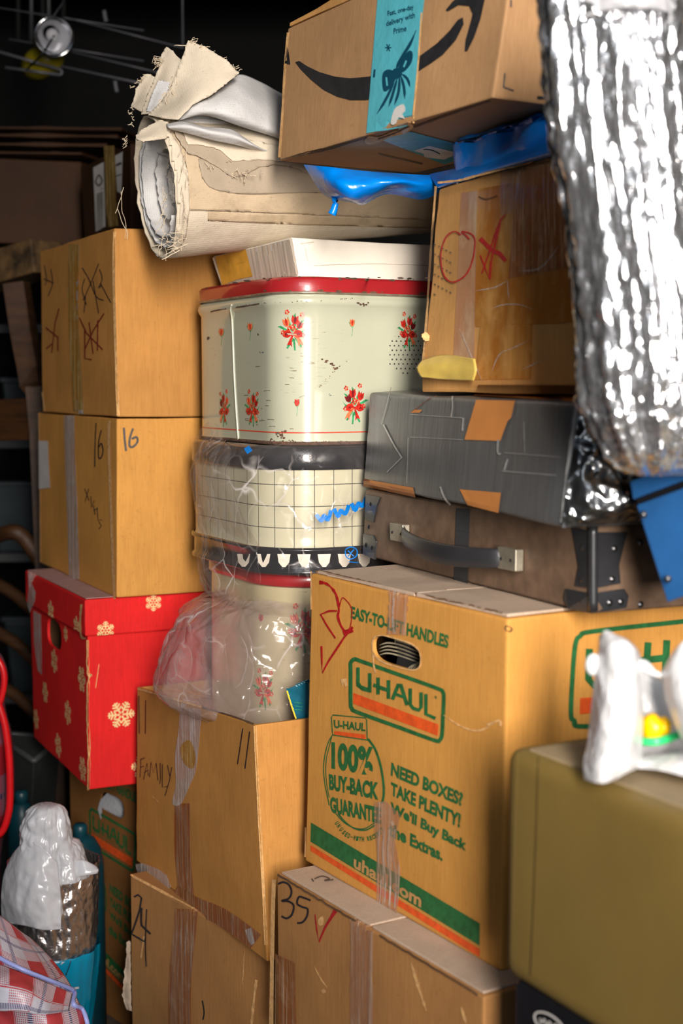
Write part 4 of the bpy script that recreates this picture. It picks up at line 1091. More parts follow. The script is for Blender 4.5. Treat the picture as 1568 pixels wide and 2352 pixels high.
def chips(D, u0, v0, u1, v1, n, s, m, spread=3):
    for k in range(n):
        t = R2.random(); u = lerp(u0, u1, t) + R2.gauss(0, spread); v = lerp(v0, v1, t) + R2.gauss(0, spread * .6); r = s * R2.uniform(.3, 1)
        D.poly([(u + r * R2.uniform(.6, 1.3) * math.cos(a), v + r * R2.uniform(.5, 1) * math.sin(a)) for a in (0, 1.1, 2.2, 3.3, 4.4, 5.4)], m)
chips(D, 732, 818, 775, 850, 16, 3.6, RUST); chips(D, 800, 822, 728, 892, 26, 1.6, RUST, 2); chips(D, 640, 985, 650, 1012, 16, 4, RUST, 9); chips(D, 480, 1012, 830, 1016, 60, 2.4, RUST, 2.5); chips(D, 478, 775, 478, 780, 5, 4, RUST, 1.5)
chips(D, 540, 702, 820, 684, 30, 1.6, RUST, 2.5); chips(D, 820, 694, 840, 700, 12, 3, RUST, 3); chips(D, 598, 808, 608, 812, 6, 1.6, NAVY, 2); chips(D, 590, 985, 600, 940, 12, 1.6, RUST, 6); chips(D, 593, 764, 593, 770, 3, 2.4, RUST, 1); chips(D, 750, 905, 757, 908, 4, 2, NAVY, 3)
for k in range(14): u, v = R2.uniform(560, 700), R2.uniform(840, 1000); D.stroke([(u, v), (u + R2.uniform(6, 16), v + R2.uniform(-1, 1))], 1.1, RUST, smooth=False)
D.stroke([(542, 706), (580, 700), (596, 697)], 3, RUST, jit=.8); D.stroke([(484, 716), (500, 712), (520, 709)], 2.5, RUST, jit=.7)
D.build('rust_chips', t1, 'rusty chips and scratches')
q = [S1.px(u, v, 0.007) for u, v in ((745, 672), (803, 673), (803, 680), (745, 679))]
mesh('lid_latch', *loft([q, [p + TD1 * .006 for p in q]], True, True, True), TINSIL, TLID)

# tin 2 : grid tin inside the clear bag
zt2 = zb - 0.001; z2a = P(700, 1078, 2.27).z; z2b = P(700, 1252, 2.27).z; z2c = P(700, 1312, 2.27).z
o2 = densify(tin_outline(cx - .005, cy + .03, 0.20, 0.12, 0.10, 14))
t2 = root('storage_tin', 'cream tin with thin black grid and black lid inside a clear plastic bag', 'tin', (cx + .05, cy + .17, z2c), YT, 'stacked vintage tins')
rg = tin_wall(o2, [(z2b - .004, 0.004)] + [(lerp(z2b, z2a, k / 8), 0.001) for k in range(9)] + [(z2a + .004, .001)], 0.001, 3)
vf2_ = loft(rg, True, True, True); uvs = per_uv(rg); mesh('tin_body', *vf2_, GRIDM, t2, smooth='auto', ang=50, uvs=uvs)
rg = tin_wall(o2, [(z2a, 0.005), (z2a + .004, 0.007), (zt2 - .006, 0.006), (zt2 - .001, 0.001)], 0.0012, 4); mesh('lid', *loft(rg, True, True, True), TINBLK, t2, smooth='auto', ang=50, label='black lid')
rg = tin_wall(o2, [(z2b - .002, 0.005), (z2b - .004, 0.009), (z2b - .008, .009), (z2b - .012, 0.004), (z2c + .006, 0.004), (z2c + .002, 0.008), (z2c - .002, .008), (z2c - .004, 0.002)], 0.0006, 5)
mesh('base_band', *loft(rg, True, False, True), TINBLK, t2, smooth=True, label='scalloped black band')
S2 = Surf(*loft(rg)); D = Dec(S2, .0006)
for k in range(7): u = 560 + k * 46; D.poly([(u - 15, 1272), (u + 15, 1272), (u + 12, 1292), (u + 4, 1302), (u - 4, 1302), (u - 12, 1292)], WHITEC)
D.build('band_print', t2, 'cream scallops')
# tin 3 : floral tin in the lower bag
z3a = P(690, 1340, 2.30).z; z3b = ZT3 + 0.001; z3t = z2c - .005
o3 = densify(tin_outline(cx + 0.00, cy + .045, 0.15, 0.10, 0.10, 14))
t3 = root('storage_tin', 'floral cream tin with dark red lid, lowest of the tins, in a hazy plastic bag', 'tin', (cx + .05, cy + .17, z3b), YT, 'stacked vintage tins')
rg = tin_wall(o3, [(lerp(z3b, z3a, k / 8), 0.0) for k in range(9)], 0.001, 6); vf3 = loft(rg, True, True, True); mesh('tin_body', *vf3, m_enamel('yellowed_cream_enamel', (0.50, 0.44, 0.27), rough=.25), t3, smooth='auto', ang=50)
rg = tin_wall(o3, [(z3a - .002, 0.002), (z3a + .001, 0.005), (z3t - .005, 0.004), (z3t, 0.000)], 0.001, 7); mesh('lid', *loft(rg, True, True, True), TINRED, t3, smooth='auto', ang=50, label='dark red lid')
S3 = Surf(*vf3); D = Dec(S3, .0006); bouquet(D, 694, 1440, 1.2, 0.9); bouquet(D, 606, 1580, 1.0, .7); tulip(D, 600, 1418, 1.1, F_RED, F_DRED, 0, False, .7); D.build('floral_print', t3)

# ---- plastic bags round the tins
def film_bag(name, label, stations, mat_, seed, amp, flare=None, group=None, sc=16, dsx=1.0):
    pre = [list(s) for s in stations]
    """stations: (v, uL, uR, y centre, half depth)"""
    st = [cr([Vector((s[0], s[1], s[2])) for s in stations], 11), cr([Vector((s[3], s[4], 0)) for s in stations], 11)]
    rings = []; n = 190
    for a, b in zip(*st):
        v, uL, uR = a; yc, hd = b.x, b.y
        l = P(uL, v, yc); r = P(uR, v, yc); c = (l + r) / 2; hw = (r - l).length / 2; ring = []
        for k in range(n):
            t = 6.28318 * k / n; cs, sn = math.cos(t), math.sin(t)
            q = c + Vector((math.copysign(abs(cs) ** 0.85, cs) * hw, -math.copysign(abs(sn) ** 0.85, sn) * hd, 0))
            nn = Vector((cs, -sn, 0)); k_ = ridge(Vector((q.x * sc * .7, q.y * sc * .7, q.z * sc * .6 + seed))) * amp * .8 + (crumple(Vector((q.x + q.z * .6, q.y, q.z * .8 - q.x * .5)) * sc * 1.1 + Vector((seed, fbm(q * 8) * .5, 0))) - .4) * amp * .9 + crumple(q * sc * 3.2) * amp * .35
            ring.append(q + nn * (k_ - amp * .6) + Vector((0, 0, noise.noise(q * sc + Vector((seed, 0, 0))) * amp)))
        rings.append(ring)
    v, f = loft(rings); o = mesh(name, v, f, mat_, smooth=True); tag(o, label, 'plastic bag', group); return o, rings
b1, _ = film_bag('plastic_bag', 'clear plastic bag wrapped around the grid tin', [(1008, 478, 905, 2.41, .165), (1040, 452, 915, 2.41, .19), (1090, 440, 925, 2.41, .20), (1170, 452, 925, 2.41, .205), (1240, 468, 920, 2.41, .20), (1275, 458, 915, 2.41, .20), (1330, 462, 905, 2.41, .20), (1362, 500, 890, 2.41, .195), (1378, 545, 880, 2.41, .185)], FILM, 3, 0.007)
b1['category'] = 'plastic bag'
sv, sf, su = sheet([[(478, 968, 2.50), (505, 1000, 2.38), (530, 1030, 2.30)], [(450, 1000, 2.5), (480, 1050, 2.34), (530, 1100, 2.24)], [(440, 1060, 2.5), (480, 1130, 2.32), (560, 1190, 2.20)], [(455, 1180, 2.5), (500, 1210, 2.32), (600, 1260, 2.2)]], 14, 14, 0.004, 20, 5, fold=0.004, fsc=14, cr_=.008, csc=22)
fl = mesh('loose_fold', sv, sf, FILM, b1, smooth=True)
def film_print(pts_list, off=0.0):
    A_ = Acc()
    for pts, w_ in pts_list:
        sv, sf = [], []
        P_ = cr([Vector((a, b, 0)) for a, b in pts], 5)
        for i, p in enumerate(P_):
            d = (P_[min(len(P_) - 1, i + 1)] - P_[max(0, i - 1)]).normalized(); n_ = Vector((-d.y, d.x, 0)) * w_ / 2
            for q in (p - n_, p + n_): sv.append(SBG.px(q.x, q.y, 0.001))
        A_.add((sv, [[2 * i, 2 * i + 1, 2 * i + 3, 2 * i + 2] for i in range(len(P_) - 1)]))
    return A_
SBG = Surf([v.co for v in b1.data.vertices], [list(p.vertices) for p in b1.data.polygons])
A_ = film_print([([(726, 1182), (738, 1196), (744, 1184), (752, 1194), (760, 1172)], 9), ([(766, 1168), (776, 1186), (782, 1172), (792, 1180), (800, 1160)], 9), ([(806, 1156), (815, 1172), (822, 1156), (832, 1162), (840, 1142)], 9), ([(566, 1028), (574, 1040)], 14)])
A_.build('bag_print', BLUEPR, b1, label='bright blue lettering')
A_ = film_print([([(792, 1262), (805, 1256), (818, 1262), (818, 1276), (805, 1284), (794, 1278), (792, 1264)], 2.5), ([(798, 1264), (812, 1278)], 2.5), ([(812, 1262), (798, 1278)], 2.5), ([(800, 1290), (822, 1292)], 2)])
A_.build('bag_print', BLUEPR, b1, label='small blue round emblem')
b2, _ = film_bag('plastic_bag', 'hazy pinkish plastic bag around the floral tin in the open box', [(1352, 520, 850, 2.42, .17), (1372, 452, 870, 2.42, .19), (1400, 415, 880, 2.42, .195), (1450, 386, 890, 2.42, .20), (1510, 364, 890, 2.42, .20), (1555, 352, 885, 2.42, .20), (1585, 372, 880, 2.42, .20), (1620, 440, 875, 2.42, .195), (1655, 520, 860, 2.42, .18), (1680, 560, 850, 2.42, .17)], FILM2, 9, 0.010)
sv, sf, su = sheet([[(470, 1375, 2.36), (560, 1368, 2.25), (640, 1380, 2.2)], [(392, 1440, 2.42), (480, 1420, 2.26), (600, 1440, 2.18)], [(360, 1530, 2.44), (440, 1500, 2.27), (560, 1560, 2.19)], [(360, 1580, 2.44), (450, 1590, 2.28), (560, 1640, 2.2)]], 14, 14, 0.004, 18, 8, fold=0.004, fsc=12, cr_=.009, csc=20)
mesh('loose_fold', sv, sf, FILM, b2, smooth=True)
v, f = scrap([(658, 1583, 2.155), (708, 1560, 2.155), (712, 1652, 2.16), (680, 1652, 2.16)], 0.001, 20, 2, 2)
pk = mesh('snack_packet', v, f, BOOKT, solid=0.004); tag(pk, 'dark teal packet with yellow edge tucked in the open box beside the tin', 'packet')
SPK = Surf(v, f); D = Dec(SPK, .003); D.stroke([(659, 1585), (669, 1618), (680, 1650)], 3.5, m_plain('yellow_edge', (0.75, 0.55, 0.02)), smooth=False)
for y in (1612, 1620, 1628): D.stroke([(676, y), (695, y + 2)], 1.2, F_GR)
o = D.build('packet_print', None, 'yellow edge'); o.parent = pk

# ================================================================ white flat box on the bread tin
CW = box8((668, 545, 686, 634), (488, 588, 512, 658), 2.31, 0.34, dl=2.58)
for i in range(4, 8): CW[i].z = zl0 + 0.001
rw = yaw_root('flat_carton', 'flat worn white carton with amber tape on its end, on top of the bread tin', 'box', CW)
vf = hexa(CW, 9, 0.003, 0.0025, 61, edge=0.001); SW = Surf(*vf); mesh('carton_body', *vf, WHITEC, rw)
D = Dec(SW, .001); D.quad([(492, 592), (664, 550), (680, 632), (516, 658)], WHITEC_S, 10, 4)
for k in range(22):
    x = 585 + k * 3.8; D.stroke([(x, 567 - k * .9 + 3), (x + 9, 632 - k * .2)], R2.uniform(.7, 1.8), (CANVAS_T, GESSO, CANVAS_G)[k % 3], smooth=False, jit=.4)
D.build('scuffed_end', rw, 'scuffed grey end')
D = Dec(SW, .0018); D.poly([(496, 590), (566, 572), (582, 634), (545, 642), (512, 655)], YTAPE); D.poly([(530, 582), (562, 574), (566, 600), (535, 610)], YTAPE, off=.0006); D.build('tape_strip', rw, 'amber tape')
D = Dec(SW, .0014); D.stroke([(668, 548), (674, 580), (683, 630)], 4, WHITEC_S, jit=.6); D.stroke([(491, 592), (502, 625), (513, 655)], 4, WHITEC); D.build('worn_edge', rw)
D = Dec(SW, .001); D.stroke([(700, 570), (706, 600)], 1.2, WHITEC_S); D.stroke([(690, 560), (720, 556)], 2, WHITEC_S); D.stroke([(720, 610), (860, 606), (980, 610)], 1.4, WHITEC_S); D.build('scuff_marks', rw)

# ================================================================ suitcase
zs0 = ZUT + 0.0065
dn_, dl_ = Pz(1360, 1411, zs0).y, Pz(832, 1276, zs0).y
CS = box8((1360, 1212, 1360, 1411), (838, 1120, 832, 1276), dn_, 0.34, dl=dl_)
hs = sum(CS[i].z - CS[i + 4].z for i in (0, 1)) / 2
for i in range(4): CS[i + 4].z = zs0; CS[i].z = zs0 + hs
rs = yaw_root('suitcase', 'brown fibre suitcase with black leather handle and black steel corners', 'suitcase', CS)
vf = hexa(CS, 9, 0.006, 0.0008, 71, segs=3); SSU = Surf(*vf); mesh('case_body', *vf, SUIT, rs, smooth='auto')
DN = (CS[1] - CS[0]).normalized(); DS2 = (CS[3] - CS[0]).normalized(); UP = Vector((0, 0, 1))
def corner_guard(base, du, dv, up, w1, w2, h1, flip=1, nm='corner_guard'):
    pass
def guard(outline_groups, name, label=None):
    A_ = Acc()
    for pts in outline_groups:
        a = [SSU.px(u, v, 0.0022) for u, v in pts]; n_ = SSU.last[1]
        A_.add(loft([a, [p - n_ * .004 for p in a]], True, True, True))
    return A_.build(name, BMETAL, rs, label=label, bevel=0.0008)
g1 = [[(1314, 1208), (1357, 1220), (1357, 1352), (1322, 1346), (1330, 1300), (1322, 1250)], [(1364, 1222), (1438, 1222), (1430, 1250), (1418, 1300), (1422, 1340), (1364, 1352)]]
g2 = [[(1300, 1352), (1359, 1362), (1359, 1406), (1305, 1396), (1296, 1374)], [(1361, 1362), (1430, 1356), (1440, 1372), (1436, 1396), (1361, 1406)]]
g3 = [[(842, 1136), (876, 1142), (868, 1162), (860, 1200), (840, 1192)]]; g4 = [[(836, 1226), (860, 1230), (866, 1244), (862, 1286), (835, 1272)]]
GS = [guard(g, 'corner_guard') for g in (g1, g2, g3, g4)]
ep = [lerp(CS[0], CS[4], t) + Vector((.001, .001, 0)) for t in (.01, .3, .6, .96)]
mesh('corner_edge', *tube(ep, .0058, 12, 3), BMETAL, rs, smooth=True)
def dome(c, n, r, h, k=10):
    n = n.normalized(); a = n.cross(Vector((0.1, 0.2, 1))).normalized(); b = n.cross(a)
    return loft([[c + n * (h * (1 - (j / 3) ** 2)) + (a * math.cos(6.2832 * i / k) + b * math.sin(6.2832 * i / k)) * r * max(.05, j / 3) for i in range(k)] for j in range(4)], True, True, False)
for (u, v) in ((1340, 1256), (1338, 1330), (1409, 1260), (1404, 1330), (1312, 1378), (1334, 1382), (1398, 1384), (1424, 1382), (853, 1158), (849, 1210), (842, 1252), (856, 1258), (1468, 1246), (1469, 1388)):
    p = SSU.px(u, v, 0.002); mesh('rivet', *dome(p, SSU.last[1], 0.0042, 0.0022), RIVET, rs, smooth=True)
D = Dec(SSU, .0018); D.stroke([(1066, 1168), (1064, 1230), (1062, 1290), (1060, 1338)], 32, WEB, k=3); D.build('webbing_strap', rs, 'ribbed grey strap')
def bracket(q, nm):
    a = [SSU.px(u, v, 0.001) for u, v in q]; n_ = SSU.last[1]
    return mesh(nm, *loft([a, [p + n_ * .012 for p in a]], True, True, True), NICKEL, rs, bevel=0.0012)
k1 = bracket([(912, 1200), (942, 1205), (943, 1246), (913, 1240)], 'handle_bracket'); k2 = bracket([(1162, 1254), (1204, 1262), (1203, 1312), (1161, 1304)], 'handle_bracket')
for u, v in ((918, 1222), (938, 1226), (1170, 1282), (1192, 1286)): p = SSU.px(u, v, 0.0125); mesh('rivet', *dome(p, SSU.last[1], 0.003, 0.0018), RIVET, rs, smooth=True)
hp = []
for t in [k / 16 for k in range(17)]:
    u = lerp(938, 1168, t); v = lerp(1226, 1282, t) + 22 * math.sin(math.pi * t) * .55; out = 0.008 + 0.030 * math.sin(math.pi * t) ** 0.7
    hp.append(SSU.px(u, v, out))
nS = SSU.last[1]; rings = []
for i, p in enumerate(hp):
    d = (hp[min(16, i + 1)] - hp[max(0, i - 1)]).normalized(); up_ = (UP - d * d.z).normalized(); n_ = nS; hh = 0.0125 + 0.002 * math.sin(math.pi * i / 16)
    rings.append([p + up_ * (hh * math.cos(a)) + n_ * (0.0045 * math.sin(a)) for a in [6.2832 * k / 14 for k in range(14)]])
mesh('carry_handle', *loft(rings, True, True, True), LEATHER, rs, smooth=True, label='black leather handle')

def mid(o): return sum((v.co for v in o.data.vertices), Vector()) / len(o.data.vertices)
for o in [x for x in rs.children if x.name.startswith('rivet')]:
    best = min(GS + [k1, k2], key=lambda g: (mid(g) - mid(o)).length)
    if (mid(best) - mid(o)).length < .06: o.parent = best
# ================================================================ duct-taped box
zd0 = zs0 + hs + 0.002; CDY = Pz(1290, 1212, zd0).y
CD = box8((1330, 925, 1290, 1212), (848, 902, 835, 1110), Pz(1290, 1212, zd0).y, 0.26)
for i in (6, 7): CD[i].z = zd0
CD[4].z = zd0
for i in (2, 3): CD[i].z += 0.012
rd = yaw_root('taped_parcel', 'parcel wrapped in grey duct tape with bare orange cardboard patches, on the suitcase', 'box', CD)
vf = hexa(CD, 9, 0.007, 0.004, 81, 9.0, 3, edge=0.001); SD = Surf(*vf); mesh('parcel_body', *vf, DUCT, rd, smooth='auto')
D = Dec(SD, .0012)
D.poly([(958, 884), (1000, 880), (965, 948), (944, 948)], DORG); D.quad([(1100, 900), (1192, 902), (1150, 1013), (1068, 1010)], DORG, 4, 6); D.poly([(1183, 925), (1192, 902), (1175, 960), (1150, 985)], DORG)
D.quad([(1100, 884), (1328, 884), (1326, 924), (1088, 910)], DORG, 10, 4); D.quad([(836, 1100), (950, 1120), (955, 1141), (836, 1116)], DORG, 6, 3); D.quad([(1057, 1124), (1152, 1132), (1146, 1178), (1075, 1160)], DORG, 5, 3)
D.build('bare_cardboard', rd, 'bare orange cardboard patches')
D = Dec(SD, .0016)
for q, w_ in (([(1040, 912), (1041, 935), (1038, 958)], 3), ([(882, 975), (905, 1020), (925, 1052)], 3), ([(925, 1050), (890, 1085)], 2), ([(1146, 1010), (1145, 1040), (1152, 1042)], 4), ([(1066, 960), (1064, 990)], 4), ([(1013, 1118), (1022, 1142), (1036, 1158)], 4), ([(1205, 970), (1207, 1040)], 1.5), ([(1168, 1055), (1160, 1080)], 4), ([(939, 1005), (936, 1110)], 1.2), ([(943, 1004), (1065, 1010)], 1.2), ([(945, 952), (1064, 960)], 1.2), ([(900, 890), (878, 975)], 1.2), ([(1325, 930), (1308, 1060), (1292, 1200)], 7), ([(1160, 1040), (1290, 1050)], 1.2), ([(1155, 1082), (1280, 1092)], 1.6)):
    D.stroke(q, w_, DUCT_E, jit=.6)
D.build('crease_highlights', rd, 'pale highlights painted on the duct tape creases')
sv, sf, su = sheet([[(1331, 922, CDY), (1372, 935, CDY + .012), (1420, 950, CDY + .04), (1500, 970, CDY + .08)], [(1322, 990, CDY - .006), (1385, 1020, CDY - .01), (1448, 1080, CDY + .02), (1510, 1090, CDY + .07)], [(1308, 1080, CDY - .008), (1370, 1110, CDY - .03), (1450, 1125, CDY - .02), (1510, 1130, CDY + .04)], [(1298, 1150, CDY - .006), (1370, 1170, CDY - .03), (1450, 1165, CDY - .02), (1510, 1160, CDY + .04)], [(1290, 1212, CDY - .004), (1350, 1208, CDY - .01), (1440, 1200, CDY + .01), (1500, 1190, CDY + .05)]], 14, 16, 0.005, 22, 4, fold=0.003, fsc=26, cr_=.012, csc=20)
mesh('plastic_wrapping', sv, sf, DWRAP, rd, smooth=True, label='crinkled shiny grey plastic end')

# ================================================================ tan taped box
CT = box8((1335, 352, 1325, 882), (1005, 425, 970, 872), 1.71, 0.30, dl=2.05)
ztan0 = CD[2].z + 0.004
CT[4].z = CD[0].z + .007; CT[5].z = CD[1].z + .003; CT[6].z = CT[5].z + .014; CT[7].z = CT[4].z + .016
zt_ = (CT[0].z + CT[1].z) / 2
for i in (0, 1, 2, 3): CT[i].z = zt_
rt = yaw_root('taped_box', 'old tan box criss-crossed with tape and marked with a red circle and cross', 'box', CT)
vf = hexa(CT, 9, 0.004, 0.004, 91, 8, edge=0.0018); ST = Surf(*vf); mesh('carton_body', *vf, CARD_OLD, rt)
D = Dec(ST, .0012); D.quad([(1062, 412), (1098, 404), (1090, 870), (1040, 870)], TWH, 4, 10); D.build('tape_strip', rt, 'tan paper tape')
D = Dec(ST, .0016); D.quad([(1098, 404), (1190, 385), (1175, 750), (1092, 750)], TOR, 5, 10); D.quad([(1100, 620), (1330, 600), (1330, 740), (1095, 748)], TOR, 8, 5); D.quad([(1105, 750), (1225, 745), (1222, 870), (1092, 872)], TOR, 5, 4); D.build('tape_strip', rt, 'amber packing tape')
D = Dec(ST, .0020); D.quad([(1152, 395), (1186, 388), (1180, 490), (1152, 495)], TAPE, 2, 5); D.quad([(1190, 390), (1340, 360), (1330, 610), (1170, 640)], TAPE_B, 6, 5); D.build('tape_strip', rt, 'clear tape patches')
D = Dec(ST, .0026)
D.stroke([(1062, 540), (1048, 532), (1030, 542), (1018, 570), (1016, 600), (1022, 630), (1035, 646), (1052, 646), (1074, 630), (1088, 600), (1094, 565), (1092, 545), (1080, 535), (1064, 533), (1072, 540), (1082, 550)], 3.4, REDPEN, jit=.3)
for q, w_ in (([(1164, 494), (1154, 504), (1140, 540), (1120, 600), (1110, 628)], 3.5), ([(1106, 548), (1118, 560), (1134, 576)], 9), ([(1152, 512), (1144, 545), (1138, 572)], 5), ([(1106, 586), (1116, 612), (1128, 642), (1132, 600), (1136, 578)], 4), ([(1134, 576), (1150, 582), (1165, 600)], 9), ([(1128, 640), (1131, 600)], 6)):
    D.stroke(q, w_, REDPEN, jit=.5, smooth=False)
D.build('marker_marks', rt, 'red circle and cross')
D = Dec(ST, .0024)
for q in ([(1095, 668), (1140, 660), (1168, 645)], [(1130, 710), (1160, 700), (1195, 700), (1225, 710)], [(1130, 860), (1150, 815), (1180, 800), (1220, 782)], [(1168, 640), (1172, 690)], [(1195, 622), (1245, 615), (1290, 560)], [(1058, 755), (1090, 830), (1110, 875)], [(1200, 850), (1260, 822)]): D.stroke(q, 2.4, TAPE_S, jit=.8, taper=True)
for k in range(26): D.stroke([(1000 + (k % 5) * 9 + R2.uniform(-2, 2), 560 + k * 4.6), (1004 + (k % 5) * 9, 563 + k * 4.6)], 2, PEN_G, smooth=False)
D.stroke([(1102, 452), (1120, 458), (1145, 450)], 3, EDGE_D, jit=.6); D.stroke([(1004, 428), (994, 560), (982, 740), (972, 862)], 5, EDGE, jit=.5)
D.stroke([(1008, 420), (1060, 414), (1098, 404), (1180, 384), (1270, 366)], 5, EDGE, jit=.9); D.build('creases', rt)
ec = ST.px(985, 770, 0.002); mesh('torn_tab', *scrap([(978, 762, 2.04), (968, 768, 2.04), (970, 776, 2.04), (976, 784, 2.04), (986, 782, 2.04), (984, 768, 2.04)], .003, 60, 1, 2), EDGE, rt, solid=.002)
sv, sf, su = sheet([[(968, 828, 2.02), (1020, 815, 1.98), (1090, 824, 1.90)], [(956, 846, 2.02), (1020, 842, 1.965), (1094, 850, 1.895)], [(966, 866, 2.01), (1025, 872, 1.965), (1088, 874, 1.90)]], 8, 6, .003, 30, 4, 0.002, fsc=20)
mesh('peeling_tape', sv, sf, PALEY, rt, smooth=True, solid=.001, label='pale yellow tape peeling at the lower edge')

# ================================================================ box with the smile arrow
zam = P(642, 370, 2.24).z
nb = Pz(1130, 225, zam); lb = P(642, 370, 2.24)
CAm = box8((1192, -190, 1130, 225), (660, 70, 642, 370), nb.y, 0.25, dl=2.24)
for i in range(4): CAm[i + 4].z = zam
for i in range(4): CAm[i].z = (CAm[0].z + CAm[1].z) / 2
ra = yaw_root('shipping_box', 'shipping box with black curved smile arrow and turquoise ribbon tape, highest of the pile', 'box', CAm)
vf = hexa(CAm, 9, 0.003, 0.0015, 101, edge=.0008); SAm = Surf(*vf); mesh('carton_body', *vf, CARD_B if False else m_card('kraft_shipping_cardboard', (0.43, 0.245, 0.115), flutedir='v'), ra)
D = Dec(SAm, .0009)
D.poly([(679, 143), (688, 140), (706, 152), (735, 166), (770, 176), (805, 180), (848, 176), (870, 172), (866, 226), (840, 230), (805, 230), (775, 222), (745, 207), (715, 183), (692, 160)], BLACKP)
D.poly([(966, 128), (1004, 100), (1034, 70), (1052, 46), (1064, 40), (1066, 56), (1048, 92), (1018, 126), (990, 146), (960, 165)], BLACKP)
D.poly([(1024, 24), (1040, 4), (1060, -12), (1118, -16), (1112, 10), (1104, 46), (1090, 86), (1074, 118), (1068, 118), (1070, 92), (1082, 50), (1086, 32), (1078, 14), (1054, 12), (1030, 26)], BLACKP)
D.build('smile_arrow', ra, 'black smile arrow print')
D = Dec(SAm, .0014)
D.quad([(870, -20), (978, -20), (946, 285), (843, 306)], CYAN, 5, 14); D.build('ribbon_tape', ra, 'turquoise printed tape with a dark bow')
D = Dec(SAm, .0019)
for q, b_ in (([(892, 26), (952, 10), (953, 25), (893, 41)], 'Fast, one-day'), ([(889, 49), (955, 28), (955, 45), (890, 65)], 'delivery with'), ([(906, 66), (936, 58), (936, 72), (906, 79)], 'Prime')): D.text(b_, q, NAVY, .02)
D.stroke([(958, 70), (945, 100), (928, 128), (916, 150), (912, 165)], 7, NAVY, taper=True)
for q in ([(915, 165), (925, 140), (940, 118), (950, 122), (947, 145), (930, 165)], [(912, 168), (895, 160), (882, 168), (880, 190), (884, 210), (896, 205), (910, 185)]): D.poly(q, NAVY, smooth=True, n=4)
for q in ([(890, 178), (892, 198)], [(936, 140), (930, 155)]): D.stroke(q, 4, CYAN, off=.0003)
for q in ([(912, 172), (900, 205), (885, 235), (868, 262)], [(916, 175), (905, 215), (895, 245)], [(920, 172), (918, 210), (908, 242)], [(922, 172), (930, 200), (932, 228)], [(925, 170), (938, 182), (944, 200)]): D.stroke(q, 6, NAVY, taper=True)
D.poly([(906, 160), (920, 158), (926, 172), (914, 182), (904, 174)], NAVY, smooth=True, n=3, off=.0002)
for a in range(3): D.stroke([(894 + 7 * math.cos(a * 1.05), 110 + 9 * math.sin(a * 1.05)), (894 - 7 * math.cos(a * 1.05), 110 - 9 * math.sin(a * 1.05))], 2.4, NAVY, smooth=False)
D.stroke([(863, 160), (861, 178)], 4.5, NAVY, smooth=False); D.poly([(902, 270), (908, 252), (917, 244), (930, 240), (933, 256), (926, 262), (932, 274), (918, 270), (912, 284), (900, 286)], LABEL, smooth=True, n=2)
D.build('tape_print', ra, 'dark bow and lettering')
D = Dec(SAm, .0014)
D.quad([(868, 316), (942, 300), (1110, 345), (1020, 376)], CYAN, 8, 5); D.poly([(950, 343), (985, 332), (1042, 346), (1046, 352), (1020, 364), (975, 358), (972, 350)], LABEL, off=.0005)
D.stroke([(972, 340), (990, 341), (1010, 350)], 2.5, NAVY, off=.001); D.stroke([(868, 352), (970, 375)], 2, BLACKP)
D.build('ribbon_tape', ra, 'turquoise tape wrapped underneath')
D = Dec(SAm, .0012)
D.stroke([(1158, 168), (1155, 200), (1178, 208)], 4, PEN_G, smooth=False); D.stroke([(1172, 0), (1172, 16)], 4, PEN_G, smooth=False); D.stroke([(1232, 224), (1256, 226)], 7, BLACKP, smooth=False); D.poly([(658, 104), (664, 118), (668, 148), (655, 146)], BLACKP)
D.stroke([(663, 75), (656, 150), (650, 260), (643, 362)], 6, EDGE, jit=.25); D.build('print_marks', ra)
D = Dec(SAm, .0016)
D.stroke([(646, 366), (700, 352), (760, 338), (842, 314)], 5, EDGE_D, jit=.5, taper=True); D.stroke([(950, 290), (1010, 268), (1070, 247), (1126, 228)], 4, EDGE_D, jit=.7)
D.poly([(836, 322), (848, 310), (870, 312), (900, 300), (930, 292), (942, 278), (948, 290), (930, 304), (896, 312), (875, 322), (850, 330)], EDGE, smooth=True, n=3); D.stroke([(868, 316), (905, 303), (940, 286)], 3, EDGE_D, off=.0004, jit=.6)
D.poly([(915, 288), (938, 280), (942, 290), (928, 306), (916, 300)], LABEL); D.stroke([(970, 30), (962, 150), (950, 280)], 4, EDGE, jit=.4); D.build('torn_corner', ra, 'torn edge')
A_ = Acc(); lt = CAm[1]; nt = CAm[0]
q = [lerp(lt, nt, t) + Vector((0, 0, 0.001)) for t in (0.01, 0.45, 0.97)]
v, f = hexa([q[2] + Vector((0, 0, .03)), q[0] + Vector((0, 0, .006)), q[0] + Vector((.05, .03, .006)), q[2] + Vector((.05, .03, .03)), q[2], q[0], q[0] + Vector((.05, .03, 0)), q[2] + Vector((.05, .03, 0))], 6, .001, .004, 5)
mesh('top_flap', v, f, CARD_OLD, ra)

# ---- blue bag between the boxes
pa = [Vector(c) for c in CT[:4]]; cenb = sum(pa, Vector()) / 4
def slabnoise(q, z0, z1, seed, grow):
    vs = []
    for z in (z1, z0):
        for p in q:
            d = p - cenb; d.z = 0; vs.append(Vector((p.x, p.y, z)) + d.normalized() * grow)
    return hexa(vs, 14, .012, .012, seed, 22, 3)
qq = [lerp(CAm[4 + i], CAm[4 + (i + 2) % 4], 0.06) for i in range(4)]
rbl = root('blue_plastic_bag', 'bright blue plastic bag squashed under the shipping box', 'plastic bag', (cenb.x, cenb.y, zt_), 0)
pN, pL = Vector((CT[0].x, CT[0].y, 0)), Vector((CT[1].x, CT[1].y, 0))
D2b = (CAm[3] - CAm[0]); D2b.z = 0; D2b.normalize(); D1b = (CAm[1] - CAm[0]); D1b.z = 0; D1b.normalize()
base = Vector((CT[1].x, CT[1].y, 0))
